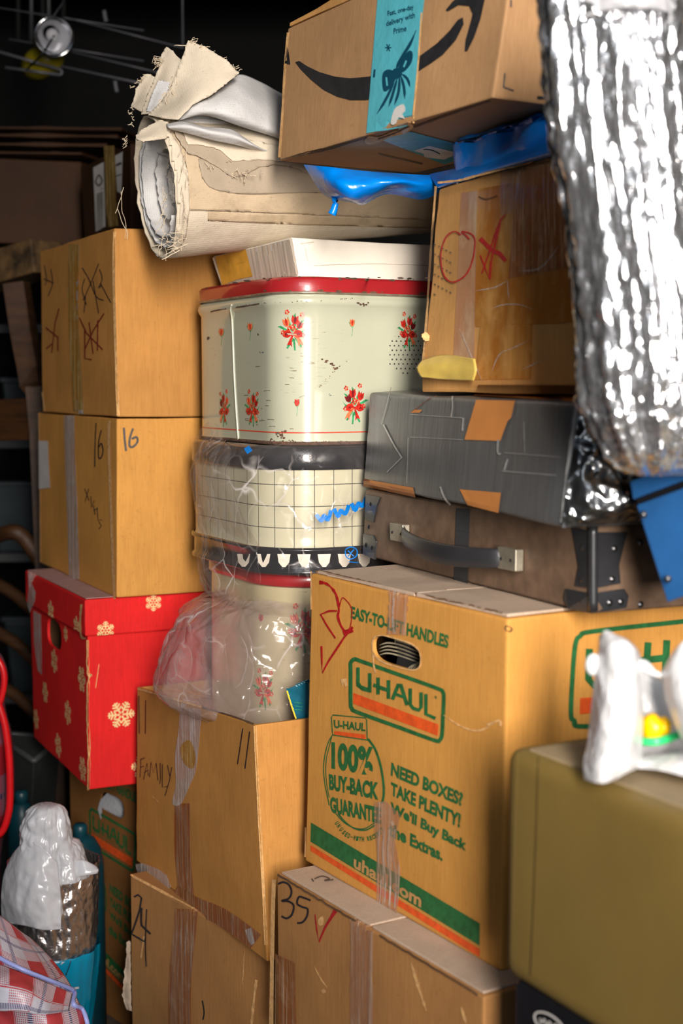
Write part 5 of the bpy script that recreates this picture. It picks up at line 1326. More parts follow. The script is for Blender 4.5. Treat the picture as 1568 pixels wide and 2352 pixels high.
q4 = [Vector((CT[0].x, CT[0].y, 0)) + D2b * .015 + D1b * .02, base + D2b * .015 - D1b * .015, base + D2b * .2 - D1b * .015, Vector((CT[0].x, CT[0].y, 0)) + D2b * .2 + D1b * .02]
cenb = sum(q4, Vector()) / 4
v, f = slabnoise(q4, zt_ + .004, zam - .003, 4, 0.0); mesh('bag_body', v, f, BLUEPL, rbl, smooth=True)
sv, sf, su = sheet([[(697, 378, 2.16), (760, 384, 2.10), (830, 392, 2.10), (910, 398, 2.10), (985, 402, 2.12), (1010, 396, 2.14)], [(712, 404, 2.16), (770, 418, 2.07), (840, 420, 2.06), (920, 416, 2.07), (985, 420, 2.10), (1014, 410, 2.12)], [(738, 442, 2.16), (790, 452, 2.08), (840, 450, 2.08), (900, 432, 2.09), (970, 440, 2.11), (1014, 425, 2.12)], [(758, 456, 2.18), (810, 466, 2.12), (836, 470, 2.12), (888, 446, 2.12), (968, 458, 2.14), (1012, 440, 2.13)]], 7, 7, .007, 18, 3, fold=.005, fdir=(0.5, 0, 1.6), fsc=16, cr_=.006, csc=22)
mesh('bag_edge', sv, sf, BLUEPL, rbl, smooth=True)
sv, sf, su = sheet([[(985, 400, 2.13), (1100, 374, 1.98), (1200, 340, 1.86), (1300, 290, 1.76)], [(1000, 425, 2.07), (1100, 395, 1.92), (1200, 365, 1.81), (1300, 330, 1.72)], [(1006, 432, 2.06), (1100, 404, 1.93), (1200, 376, 1.82), (1300, 350, 1.73)]], 8, 7, .005, 18, 6, fold=.004, fdir=(.4, 0, 1.5), fsc=16, cr_=.006, csc=22)
mesh('bag_edge', sv, sf, BLUEPL, rbl, smooth=True)
mesh('loose_strip', *tube([P(762, 450, 2.14), P(770, 462, 2.13), P(767, 480, 2.13), P(762, 493, 2.13)], lambda t: .0035 + .003 * t, 8), BLUEPL, rbl, smooth=True)
# ================================================================ rolled canvases
AX = Vector((0.875, 0.47, 0.098)).normalized(); E0 = P(355, 432, 2.40); SIDE = Vector((0.47, -0.875, 0)).normalized()   # SIDE: toward camera right
UPX = AX.cross(SIDE); UPX = UPX if UPX.z > 0 else -UPX
rc = root('rolled_canvas', 'thick roll of frayed artist canvases lying across the white carton', 'canvas roll', (E0.x, E0.y, E0.z - .11), math.atan2(AX.y, AX.x))
def roll_rings(s0, s1, ns, rad, n=64, a0=0.0, a1=6.28318, amp=0.004, seed=0, flare=0.0, cut=0.0, squash=1.0, spiral=0.0, edge=0.004):
    rings = []
    for i in range(ns + 1):
        t = i / ns; s = lerp(s0, s1, t); ring = []
        for k in range(n + 1):
            a = lerp(a0, a1, k / n)
            r = rad * (1 + flare * (1 - t) ** 4) * (1 - 0.10 * s / 0.6) + spiral * (k / n)
            e = -cut * math.cos(a - 0.4) * (1 - t) ** 2 + (edge * noise.noise(Vector((a * 6, seed, 0))) if i == 0 else 0)
            c = E0 + AX * (s + e)
            p = c + SIDE * (math.cos(a) * r) + UPX * (math.sin(a) * r * squash)
            d = (p - c).normalized(); p += d * (amp * fbm(Vector((a * 1.3, s * 5, seed))))
            ring.append(p)
        rings.append(ring)
    return rings
def tubesheet(name, mat_, rings, th=0.0022, label=None):
    v, f = loft(rings, False); o = mesh(name, v, f, mat_, rc, smooth=True, solid=th, label=label); return v, f
v, f = tubesheet('outer_layer', CANVAS, roll_rings(0, 0.74, 30, 0.108, 80, -2.2, 4.5, 0.004, 1, 0.06, 0.012, 1.0, 0.0), 0.003)
SCV = Surf(v, f)
for i, (r_, s0, a0, a1, m_, sq) in enumerate(((.099, .006, -3.1, 4.2, GESSO, 1.0), (.090, .014, -3.4, 3.0, GESSO, 1.02), (.080, .004, 1.2, 5.6, GESSO, 1.05), (.068, .03, -2.9, 3.3, CANVAS, .95), (.056, .02, 0.6, 6.4, GESSO, 1.0), (.042, .035, -2, 4.4, GESSO, 1.0), (.028, .03, 0, 6.1, GESSO, 1.1))):
    tubesheet('inner_layer', m_, roll_rings(s0, 0.70, 14, r_, 48, a0, a1, 0.007, 10 + i, 0.0, 0.006, sq, -0.004), 0.0018, 'white primed inner layer' if m_ is GESSO else None)
# big turned-back front lip: cream band round the opening
def patch(name, pts, m_, off, rag=0.0, amp=.0015, sub=5, label=None, th=.0016, par=None, seed=1):
    """a layer of canvas lying on the roll, outline in photo pixels dropped on to the roll"""
    o = []
    N = len(pts)
    for i in range(N):
        a, b = pts[i], pts[(i + 1) % N]; n_ = max(1, int(math.hypot(b[0] - a[0], b[1] - a[1]) / 9))
        for k in range(n_):
            u, v = lerp(a[0], b[0], k / n_), lerp(a[1], b[1], k / n_)
            if rag: u += rag * noise.noise(Vector((u * .13, v * .13, 3))); v += rag * noise.noise(Vector((u * .13, v * .13, 9)))
            o.append((u, v))
    vs, f = grid_poly(o, 6.0); v = []
    for u_, v_ in vs:
        p = SCV.px(u_, v_, off); v.append(p + SIDE * (amp * fbm(p * 30 + Vector((seed, 0, 0)))))
    return mesh(name, v, f, m_, par or rc, smooth=True, solid=th, label=label)
patch('canvas_layer', [(372, 300), (440, 330), (520, 352), (640, 372), (720, 392), (1010, 400), (1010, 503), (760, 492), (560, 484), (432, 481), (430, 440), (426, 380), (405, 330)], CANVAS_T, 0.004, 1.2, label='water-stained canvas layer')
patch('canvas_layer', [(476, 484), (1010, 500), (1010, 522), (700, 514), (476, 505)], CANVAS_T, 0.0022, 0.5)
patch('canvas_layer', [(452, 370), (520, 365), (760, 400), (1010, 415), (1010, 440), (800, 440), (600, 444), (540, 443), (500, 438), (474, 428), (460, 408), (455, 388)], CANVAS_G, 0.0068, 1.0, label='greyish canvas layer with rounded corner')
patch('canvas_layer', [(395, 310), (460, 325), (640, 350), (760, 380), (760, 398), (700, 398), (640, 382), (590, 388), (548, 408), (530, 410), (510, 398), (480, 380), (450, 365), (428, 358), (410, 340)], CANVAS_G, 0.0095, 4.0, label='torn ragged canvas edge')
patch('canvas_layer', [(410, 305), (480, 318), (620, 342), (700, 362), (720, 378), (640, 376), (590, 372), (525, 376), (500, 352), (460, 344), (425, 342)], CANVAS, 0.012, 4.0)
patch('opening_lip', [(352, 305), (390, 312), (412, 345), (428, 400), (431, 480), (424, 535), (405, 570), (372, 578), (376, 540), (384, 500), (383, 450), (376, 400), (362, 350)], CANVAS, 0.006, 2.0, label='turned-back cream canvas lip')
v, f = scrap([(312, 312, 2.30), (330, 295, 2.31), (368, 276, 2.33), (385, 280, 2.33), (392, 300, 2.32), (382, 318, 2.31), (350, 322, 2.29), (328, 326, 2.285), (314, 322, 2.29)], .004, 18, 3, 4, .001, .008); mesh('curled_flap', v, f, CANVAS, rc, smooth=True, solid=.002)
SCL = []
def scr(name, pts, m_, amp=.004, seed=1, rag=.001, bulge=0.0, label=None):
    v, f = scrap(pts, amp, 16, seed, 5, rag, bulge); return mesh(name, v, f, m_, rc, smooth=True, solid=.0022, label=label)
# upper bundle: folded corners standing up
scr('folded_corner', [(331, 170, 2.43), (345, 172, 2.43), (362, 184, 2.42), (352, 215, 2.41), (335, 262, 2.38), (302, 246, 2.42), (313, 205, 2.43)], CANVAS, .003, 4, .0018)
scr('folded_corner', [(383, 108, 2.42), (398, 118, 2.41), (416, 141, 2.40), (405, 175, 2.39), (378, 225, 2.37), (350, 262, 2.35), (325, 262, 2.37), (340, 215, 2.40), (362, 165, 2.41), (370, 125, 2.42)], CANVAS, .003, 5, .0016)
scr('folded_corner', [(364, 185, 2.385), (390, 188, 2.38), (382, 222, 2.37), (355, 258, 2.35), (336, 256, 2.36), (350, 215, 2.38)], GESSO, .003, 6, .0006, label='white primed corner')
scr('folded_corner', [(432, 93, 2.36), (470, 108, 2.355), (520, 138, 2.35), (548, 168, 2.35), (528, 186, 2.335), (480, 222, 2.325), (443, 240, 2.32), (410, 275, 2.315), (376, 272, 2.325), (340, 264, 2.345), (372, 232, 2.36), (395, 195, 2.36), (415, 142, 2.362)], CANVAS, .005, 7, .0012, .012, 'largest folded canvas corner')
sv, sf, su = sheet([[(520, 190, 2.39), (552, 172, 2.40), (600, 190, 2.46), (660, 222, 2.54), (760, 262, 2.62)], [(482, 224, 2.335), (540, 220, 2.34), (600, 235, 2.38), (660, 260, 2.44), (760, 300, 2.52)], [(440, 244, 2.32), (510, 255, 2.315), (580, 278, 2.34), (660, 305, 2.39), (760, 340, 2.46)], [(410, 277, 2.325), (470, 264, 2.33), (560, 292, 2.355), (655, 322, 2.40), (760, 362, 2.46)]], 9, 9, .006, 14, 3, fold=.003, fsc=9)
mesh('canvas_sheet', sv, sf, GESSO, rc, smooth=True, solid=.002, label='white primed canvas sheet running back')
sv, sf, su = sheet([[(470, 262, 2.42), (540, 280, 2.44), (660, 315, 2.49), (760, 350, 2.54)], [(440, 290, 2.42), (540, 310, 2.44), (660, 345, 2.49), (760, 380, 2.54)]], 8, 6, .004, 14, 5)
mesh('canvas_sheet', sv, sf, m_canvas('shadow_tinted_canvas', (0.30, 0.32, 0.35)), rc, smooth=True, solid=.002, label='inner sheet coloured blue-grey for shadow')  # blue-grey colour stands in for the shadow inside the bundle
sv, sf, su = sheet([[(382, 286, 2.315), (420, 280, 2.31), (470, 292, 2.32), (530, 298, 2.34), (562, 318, 2.36), (600, 342, 2.39), (650, 352, 2.43)], [(386, 292, 2.295), (430, 290, 2.285), (480, 302, 2.29), (535, 312, 2.31), (575, 330, 2.33), (610, 346, 2.37), (650, 354, 2.41)], [(392, 296, 2.305), (440, 308, 2.30), (490, 322, 2.31), (540, 332, 2.33), (580, 342, 2.36), (615, 350, 2.39), (650, 357, 2.43)]], 7, 7, .003, 20, 9)
mesh('rolled_edge', sv, sf, GESSO, rc, smooth=True, solid=.002, label='bright white rolled edge')
# body behind the folded corners so the bundle has depth
rr_ = roll_rings(0.03, 0.66, 14, 0.062, 36, 0, 6.283, .008, 33, 0, 0, .8)
rr_ = [[p + UPX * 0.105 + SIDE * -0.01 - Vector((0, 0, 0.04)) * (i / 14) for p in r] for i, r in enumerate(rr_)]
tubesheet('inner_layer', GESSO, rr_, .002)
# frayed threads
A_ = Acc(); RR = random.Random(11)
def strand(u, v, y, du, dv, n=5, r=.0006, curl=5):
    pts = []
    for k in range(n):
        t = k / (n - 1); pts.append(P(u + du * t + RR.gauss(0, curl) * t, v + dv * t + RR.gauss(0, curl) * t, y + RR.gauss(0, .003)))
    A_.add(tube(pts, r, 5, 4))
for k in range(34):
    t = RR.random(); u, v = lerp(432, 548, t), lerp(93, 168, t); strand(u, v, 2.352, RR.uniform(2, 16), RR.uniform(-16, -2) + 4, 4, .0005, 2)
for k in range(14): t = RR.random(); strand(lerp(313, 345, t) - 6, lerp(200, 172, t), 2.42, RR.uniform(-12, -3), RR.uniform(-8, 4), 4, .0005, 2)
for k in range(10): strand(372 + RR.uniform(-6, 8), 135 + RR.uniform(-6, 10), 2.40, RR.uniform(-26, -8), RR.uniform(-4, 22), 5, .0005, 4)
strand(432, 106, 2.352, -34, -4, 5, .0008, 2)
for k in range(8): strand(398 + RR.uniform(-8, 10), 175 + k * 12, 2.345, RR.uniform(-18, 6), RR.uniform(16, 46), 5, .0005, 4)
for k in range(18): strand(380 + RR.uniform(-10, 6), 430 + k * 8, 2.285, RR.uniform(-14, 4), RR.uniform(10, 36), 5, .0005, 4)
for k in range(14): strand(425 + RR.uniform(-10, 6), 320 + k * 15, 2.285, RR.uniform(-6, 8), RR.uniform(18, 50), 5, .00045, 3)
for k in range(12): strand(400 + RR.uniform(-20, 20), 530 + k * 4, 2.285, RR.uniform(6, 36), RR.uniform(-12, 14), 5, .0006, 3)
for k in range(8): strand(305 + RR.uniform(-4, 4), 245 + k * 6, 2.42, RR.uniform(-14, 4), RR.uniform(-12, 14), 4, .0006, 4)
for k in range(5): strand(292, 310 + k * 4, 2.42, -8, 14, 5, .0005, 4)
strand(284, 430, 2.42, -18, 60, 6, .0005, 2); strand(270, 480, 2.42, 24, 70, 6, .0005, 3); strand(278, 440, 2.42, 10, 110, 6, .0004, 4)
strand(412, 575, 2.28, -40, 22, 5, .001, 3); strand(432, 560, 2.28, -52, 26, 6, .0007, 5); strand(350, 566, 2.30, 44, -14, 5, .0006, 3)
for k in range(24): strand(470 + k * 8, 372 + 14 * math.sin(k * .5) + RR.uniform(-6, 6), 2.31 + k * .004, RR.uniform(-8, 14), RR.uniform(-4, 14), 4, .0005, 3)
for k in range(16): strand(545 + RR.uniform(-30, 60), 402 + RR.uniform(-12, 8), 2.335, RR.uniform(-14, 14), RR.uniform(-10, 12), 5, .0005, 4)
th = A_.build('frayed_threads', THREAD, rc, smooth=True); th['kind'] = 'stuff'
D = Dec(SCV, .0008); D.stroke([(845, 542), (848, 532), (858, 530), (860, 540), (872, 538), (878, 533)], 2.4, PEN); D.stroke([(512, 565), (522, 535), (528, 520)], 1.6, PEN_G, jit=.6); D.build('pencil_marks', rc)

# ================================================================ foil liner, front right
def vloft(stations, n=90, amp=.004, sc=40, seed=0, rid=0.006, crm=0.0, csc=24, steps=8):
    st = [cr([Vector((s[0], s[1], s[2])) for s in stations], steps), cr([Vector((s[3], s[4], 0)) for s in stations], steps)]; rings = []
    for a, b in zip(*st):
        v, uL, uR = a; l = P(uL, v, b.x); r = P(uR, v, b.x); c = (l + r) / 2; hw = (r - l).length / 2; ring = []
        for k in range(n):
            t = 6.28318 * k / n; cs, sn = math.cos(t), math.sin(t); q = c + Vector((cs * hw, -sn * b.y, 0))
            g = noise.noise(Vector((t * 3.2, q.z * 2.5, seed))) * rid * 1.6 + ridge(Vector((t * 5, q.z * 4, seed + 4))) * rid + fbm(Vector((q.x * sc, q.y * sc, q.z * sc * .6 + seed)), 4) * amp
            if crm: g += crm * (crumple(Vector((q.x, q.y, q.z * .8)) * csc + Vector((seed, fbm(q * 9) * .6, 0))) - .4) + crm * .35 * crumple(q * csc * 2.7)
            ring.append(q + Vector((cs, -sn, 0)) * g)
        rings.append(ring)
    return rings
rf = root('foil_bag', 'long crumpled silver foil liner hanging at the right of the pile', 'insulated bag', (P(1440, 1080, 1.44).x, 1.44, P(1440, 1085, 1.44).z), 0)
fs = [(-60, 1240, 1545, 1.47, .055), (0, 1243, 1552, 1.47, .06), (60, 1248, 1560, 1.47, .065), (100, 1250, 1566, 1.47, .065), (300, 1268, 1584, 1.465, .07), (500, 1300, 1600, 1.46, .075), (700, 1322, 1632, 1.455, .08), (860, 1330, 1660, 1.45, .08), (930, 1338, 1670, 1.45, .08), (980, 1360, 1668, 1.45, .075), (1030, 1388, 1650, 1.45, .065), (1070, 1420, 1610, 1.45, .045), (1090, 1458, 1560, 1.45, .02)]
rg = vloft(fs, 260, .002, 60, 3, .005, .006, 45, 12); v, f = loft(rg, True, False, True); mesh('foil_shell', v, f, FOIL, rf, smooth=True)
ls = [(-70, 1278, 1540, 1.465, .062), (0, 1282, 1546, 1.465, .068), (40, 1284, 1552, 1.465, .070), (66, 1286, 1556, 1.465, .0735)]
rg = vloft(ls, 90, .002, 20, 8, .003, .006, 20)
for k, p in enumerate(rg[-1]):
    t = 6.28318 * k / 90; p.z += .010 * math.sin(t * 1.0) ** 2 * (1 if math.sin(t) > 0 else 0) - .010 * abs(math.cos(t)); 
v, f = loft(rg); mesh('inner_bag', v, f, m_plain('dull_white_plastic', (0.36, 0.36, 0.38), rough=.4, bump=.5, bdist=.01, bscale=12), rf, smooth=True, solid=.001, label='white plastic bag at the mouth of the foil liner')
# pile box behind the foil
NR = P(1478, 500, 1.84)
C = [Vector((.42, 1.86, 1.80)), Vector((.30, 2.12, 1.80)), Vector((.62, 2.28, 1.80)), Vector((.74, 2.02, 1.80))]
nx = P(1545, 60, 1.70).x
Cx = [Vector((nx + .02, 1.74, 2.05)), Vector((nx - .0 - .06, 1.90, 2.05)), Vector((nx + .24, 2.06, 2.05)), Vector((nx + .32, 1.90, 2.05))]
dX2 = Vector((.87, .49, 0)); dX1 = Vector((-.49, .87, 0)); n0 = Vector((P(1500, 60, 1.80).x, 1.80, 0)); zsx = zs0 + hs + .003
q = [n0, n0 + dX1 * .22, n0 + dX1 * .22 + dX2 * .3, n0 + dX2 * .3]
q = [Vector((.447, 1.775, 0)) + d for d in (Vector(), dX1 * .08, dX1 * .08 + dX2 * .14, dX2 * .14)]
C = [Vector((p.x, p.y, 2.0)) for p in q] + [Vector((p.x, p.y, zt_ + .002)) for p in q]
rx = yaw_root('upright_box', 'narrow upright cardboard box on the taped box, behind the silver foil liner', 'box', C); v, f = hexa(C, 8, .003, .0015, 7); mesh('carton_body', v, f, CARD_OLD, rx)

# ================================================================ blue case
def thick(q, back, bev=.002, amp=.0004, seed=1, cuts=6):
    """q: 4 front corners (clockwise from top left); back: vector"""
    return hexa([q[0], q[0] + back, q[1] + back, q[1], q[3], q[3] + back, q[2] + back, q[2]], cuts, bev, amp, seed, 7)
rbc = root('blue_case', 'dark blue metal case leaning at the right edge beside the suitcase', 'case', tuple(P(1600, 1370, 1.46)), 0)
q = [P(1461, 1160, 1.52), P(1720, 1066, 1.40), P(1790, 1290, 1.40), P(1532, 1384, 1.52)]
mesh('case_body', *thick(q, Vector((.05, .12, .0))), BLUECASE, rbc)
q = [P(1446, 1106, 1.52), P(1716, 1008, 1.40), P(1722, 1046, 1.40), P(1453, 1148, 1.52)]
mesh('case_lid', *thick(q, Vector((.05, .12, .0)), seed=4), BLUECASE, rbc)
q = [P(1458, 1146, 1.528), P(1720, 1044, 1.41), P(1720, 1068, 1.41), P(1462, 1164, 1.528)]
mesh('gap_shade_slab', *thick(q, Vector((.04, .1, .0)), seed=5), BLKBOX, rbc)  # black slab stands in for the shaded gap under the lid
for (u, v_) in ((1534, 1330), (1478, 1182)): p = P(u, v_, 1.50); mesh('rivet', *dome(p, Vector((0, -1, 0)), .004, .002), RIVET, rbc, smooth=True)

# ================================================================ olive case and black unit below it
ZO0 = P(1162, 2222, 1.50).z; ZO1 = P(1196, 1702, 1.50).z
L = Pz(1156, 1712, ZO1); N = Pz(1568, 1872, ZO1); d1 = (L - N).xy.normalized(); D1o = Vector((d1.x, d1.y, 0)); D2o = Vector((d1.y, -d1.x, 0)); N = L - D1o * 0.62
q = [N, L, L + D2o * .30, N + D2o * .30]; C = [Vector(p) for p in q] + [Vector((p.x, p.y, ZO0)) for p in q]
ro = yaw_root('hard_case', 'large olive-brown hard case with rounded edges at the lower right', 'case', C)
v, f = hexa(C, 10, .022, .0012, 17, 5, 5); SO = Surf(v, f); mesh('case_shell', v, f, OLIVE, ro, smooth='auto')
qt = [lerp(p, sum(q, Vector()) / 4, .09) for p in q]; v, f = hexa([p + Vector((0, 0, .0015)) for p in qt] + [p - Vector((0, 0, .003)) for p in qt], 6, .001, .0004, 3); mesh('dusty_top_panel', v, f, OLIVE_T, ro)
D = Dec(SO, .0006); D.stroke([(1236, 1740), (1232, 1900), (1226, 2060), (1218, 2240)], 3, m_plain('olive_seam', (.07, .045, .012)), n=8); D.stroke([(1190, 1730), (1184, 1900), (1178, 2100), (1176, 2200)], 2, m_plain('olive_welt', (.24, .165, .05)), n=8); D.build('side_seam', ro)
q = [p + Vector((0, 0, 0)) for p in (L - D1o * .62 + D2o * .02, L - D1o * .012 + D2o * .008, L + D2o * .27 - D1o * .012, L - D1o * .62 + D2o * .27)]
zz0 = ZO0 - .001
C = [Vector((p.x, p.y, zz0)) for p in q] + [Vector((p.x, p.y, 0)) for p in q]
rk = yaw_root('black_cabinet', 'glossy black cabinet with a round white emblem under the olive case', 'cabinet', C)
v, f = hexa(C, 8, .008, .0003, 5, 5, 3); SK = Surf(v, f); mesh('cabinet_body', v, f, BLKBOX, rk, smooth='auto')
D = Dec(SK, .0006); ell = [(1262 + 34 * math.cos(a) , 2352 + 22 * math.sin(a) + 34 * math.cos(a) * .5) for a in [k * 6.2832 / 24 for k in range(24)]]
D.stroke(ell, 4, LABEL, closed=True, n=2); D.stroke([(1240, 2338), (1244, 2350), (1250, 2340), (1256, 2356), (1262, 2346), (1270, 2362), (1276, 2352), (1284, 2366)], 3, LABEL); D.build('emblem', rk, 'white oval emblem')

# ================================================================ white bag on the olive case, with toy
yb = 1.36
rw_ = root('shopping_bag', 'crumpled white plastic shopping bag on top of the olive case', 'plastic bag', tuple(Pz(1470, 1790, ZO1 + .002)), 0)
sv, sf, su = sheet([[(1376, 1462, 1.385), (1392, 1448, 1.375), (1412, 1458, 1.365), (1440, 1470, 1.36), (1464, 1492, 1.375)], [(1374, 1500, 1.37), (1395, 1490, 1.35), (1420, 1495, 1.34), (1450, 1500, 1.345), (1472, 1530, 1.37)], [(1362, 1590, 1.37), (1385, 1600, 1.34), (1420, 1600, 1.325), (1455, 1610, 1.335), (1476, 1640, 1.37)], [(1350, 1700, 1.36), (1380, 1690, 1.33), (1415, 1700, 1.32), (1450, 1700, 1.33), (1474, 1710, 1.37)], [(1340, 1750, 1.345), (1370, 1765, 1.315), (1410, 1770, 1.31), (1450, 1755, 1.33), (1474, 1740, 1.37)], [(1342, 1790, 1.34), (1365, 1797, 1.32), (1395, 1797, 1.315), (1440, 1775, 1.33), (1474, 1758, 1.36)]], 12, 10, .003, 26, 3, fold=.002, fsc=26, cr_=.008, csc=30)
mesh('bag_handle', sv, sf, WHITEPL2, rw_, smooth=True, solid=.001, label='tall standing bag handle')
v, f = loft([[P(1362, 1527, 1.37) + Vector((math.cos(a) * math.sin(b) * .008, math.sin(a) * math.sin(b) * .006, math.cos(b) * .011)) for a in [k * 6.2832 / 16 for k in range(16)]] for b in [.01 + j * 3.12 / 8 for j in range(9)]]); mesh('bag_knot', v, f, WHITEPL2, rw_, smooth=True)
sv, sf, su = sheet([[(1520, 1545, 1.37), (1545, 1500, 1.34), (1580, 1468, 1.33), (1640, 1480, 1.36)], [(1528, 1600, 1.36), (1550, 1570, 1.32), (1590, 1560, 1.31), (1640, 1570, 1.34)], [(1545, 1650, 1.35), (1560, 1640, 1.32), (1595, 1640, 1.30), (1640, 1650, 1.33)], [(1562, 1690, 1.34), (1575, 1705, 1.31), (1600, 1720, 1.30), (1640, 1730, 1.32)]], 12, 10, .003, 26, 6, fold=.002, fsc=26, cr_=.008, csc=30)
mesh('bag_handle', sv, sf, WHITEPL2, rw_, smooth=True, solid=.001)
mesh('bag_twist', *tube([P(1466, 1525, 1.37), P(1480, 1530, 1.37), P(1500, 1545, 1.37), P(1520, 1550, 1.37), P(1535, 1540, 1.365), P(1550, 1520, 1.36)], lambda t: .0042 + .0015 * math.sin(t * 9), 10, 5), WHITEPL2, rw_, smooth=True)
sv, sf, su = sheet([[(1470, 1540, 1.44), (1520, 1560, 1.44), (1560, 1560, 1.44), (1640, 1560, 1.42)], [(1472, 1620, 1.43), (1520, 1630, 1.43), (1560, 1640, 1.43), (1640, 1640, 1.42)], [(1474, 1716, 1.41), (1520, 1722, 1.41), (1560, 1718, 1.40), (1640, 1722, 1.38)], [(1470, 1745, 1.37), (1520, 1738, 1.36), (1560, 1735, 1.35), (1640, 1740, 1.33)], [(1450, 1764, 1.36), (1510, 1768, 1.335), (1568, 1782, 1.315), (1640, 1800, 1.295)]], 11, 10, .003, 26, 9, cr_=.008, csc=30)
mesh('bag_body', sv, sf, WHITEPL2, rw_, smooth=True, solid=.001)
ry = root('toy', 'yellow and green plastic toy inside the white shopping bag', 'toy', tuple(P(1504, 1712, 1.385)), 0)
def blob(c, rx_, ry_, rz_, n=16, m=9, amp=0.0, sd=0):
    rings = []
    for j in range(m + 1):
        b = .02 + (math.pi - .04) * j / m
        rings.append([Vector(c) + Vector((math.cos(a) * math.sin(b) * rx_, math.sin(a) * math.sin(b) * ry_, math.cos(b) * rz_)) * (1 + amp * noise.noise(Vector((math.cos(a) * 1.5, math.sin(a) * 1.5, b + sd)))) for a in [6.2832 * k / n for k in range(n)]])
    return loft(rings, True, True, True)
A_ = Acc(); A_.add(blob(P(1500, 1672, 1.385), .013, .012, .0135, amp=.25)); mesh('toy_body', A_.v, A_.f, YELLOW, ry, smooth=True)
mesh('toy_body', *blob(P(1522, 1668, 1.385), .010, .010, .009, amp=.2, sd=4), YELLOW, ry, smooth=True)
mesh('toy_rim', *tube([P(1466, 1702, 1.378), P(1500, 1704, 1.37), P(1530, 1698, 1.372), P(1556, 1688, 1.38)], .0042, 8), GREENPL, ry, smooth=True)

# ================================================================ lower left: cooler bag, white bag, blue tote, plaid bags
rg_ = root('cooler_bag', 'silver lined cooler bag with turquoise outer shell in the lower left', 'bag', (P(170, 2300, 2.45).x, 2.47, 0), .3)
fs = [(1975, 20, 226, 2.50, .07), (2000, 20, 225, 2.50, .075), (2060, 26, 224, 2.50, .078), (2120, 30, 222, 2.50, .08), (2200, 36, 216, 2.50, .08)]
rings = vloft(fs, 160, .0015, 60, 5, .0015, .002, 70); v, f = loft(rings); mesh('foil_lining', v, f, FOIL_S, rg_, smooth=True, solid=.002, label='quilted silver lining')
fs = [(2166, 30, 226, 2.50, .083), (2180, 32, 226, 2.50, .085), (2260, 40, 220, 2.50, .086), (2352, 46, 212, 2.50, .086), (2500, 60, 205, 2.50, .085)]
rings = vloft(fs, 90, .002, 30, 7, .003); rings.append([Vector((p.x, p.y, 0.001)) for p in rings[-1]]); v, f = loft(rings, True, False, True); SBB = Surf(v, f); mesh('outer_shell', v, f, BLUESH, rg_, smooth=True, label='turquoise shiny shell')
D = Dec(SBB, .0012); D.stroke([(140, 2215), (155, 2200), (172, 2192)], 5, LABEL, taper=True); D.stroke([(150, 2240), (160, 2215), (166, 2190)], 3, NAVY, jit=.7); D.stroke([(168, 2270), (180, 2268)], 4, LABEL, smooth=False); D.build('shell_print', rg_)
rwb = root('white_plastic_bag', 'white plastic bag bulging out of the silver cooler bag', 'plastic bag', tuple(P(110, 2130, 2.44)), 0)
fs = [(1847, 92, 125, 2.44, .008), (1852, 74, 146, 2.44, .022), (1880, 52, 160, 2.44, .036), (1930, 45, 167, 2.44, .042), (1985, 50, 156, 2.44, .044), (2040, 62, 143, 2.43, .040), (2090, 74, 138, 2.42, .034), (2112, 80, 136, 2.42, .028)]
rings = vloft(fs, 170, .003, 26, 21, .0012, .013, 17, 10); v, f = loft(rings, True, True, True); mesh('bag_body', v, f, WHITEPL, rwb, smooth=True)
fs = [(1928, 118, 168, 2.45, .02), (1940, 112, 186, 2.45, .035), (1965, 110, 198, 2.45, .045), (1990, 110, 204, 2.45, .05), (2008, 112, 206, 2.45, .05)]
rings = vloft(fs, 140, .003, 26, 33, .0012, .011, 20, 10); v, f = loft(rings, True, True, True); mesh('bag_body', v, f, WHITEPL, rwb, smooth=True)
sv, sf, su = sheet([[(30, 1960, 2.44), (55, 1935, 2.42), (90, 1940, 2.40), (130, 1980, 2.40)], [(8, 2010, 2.44), (45, 2000, 2.40), (90, 2010, 2.38), (138, 2040, 2.39)], [(2, 2070, 2.43), (40, 2060, 2.39), (90, 2080, 2.37), (140, 2100, 2.38)], [(4, 2120, 2.43), (50, 2125, 2.39), (100, 2136, 2.37), (140, 2134, 2.38)]], 12, 12, .004, 22, 12, fold=.002, fsc=20, cr_=.010, csc=22)
mesh('bag_fold', sv, sf, WHITEPL, rwb, smooth=True, solid=.001)
sv, sf, su = sheet([[(160, 1978, 2.43), (190, 1975, 2.42), (222, 1990, 2.43)], [(150, 2010, 2.42), (190, 2005, 2.41), (226, 1998, 2.42)], [(148, 2018, 2.42), (190, 2012, 2.41), (224, 2006, 2.42)]], 6, 6, .003, 22, 13); mesh('bag_fold', sv, sf, WHITEPL, rwb, smooth=True, solid=.001)
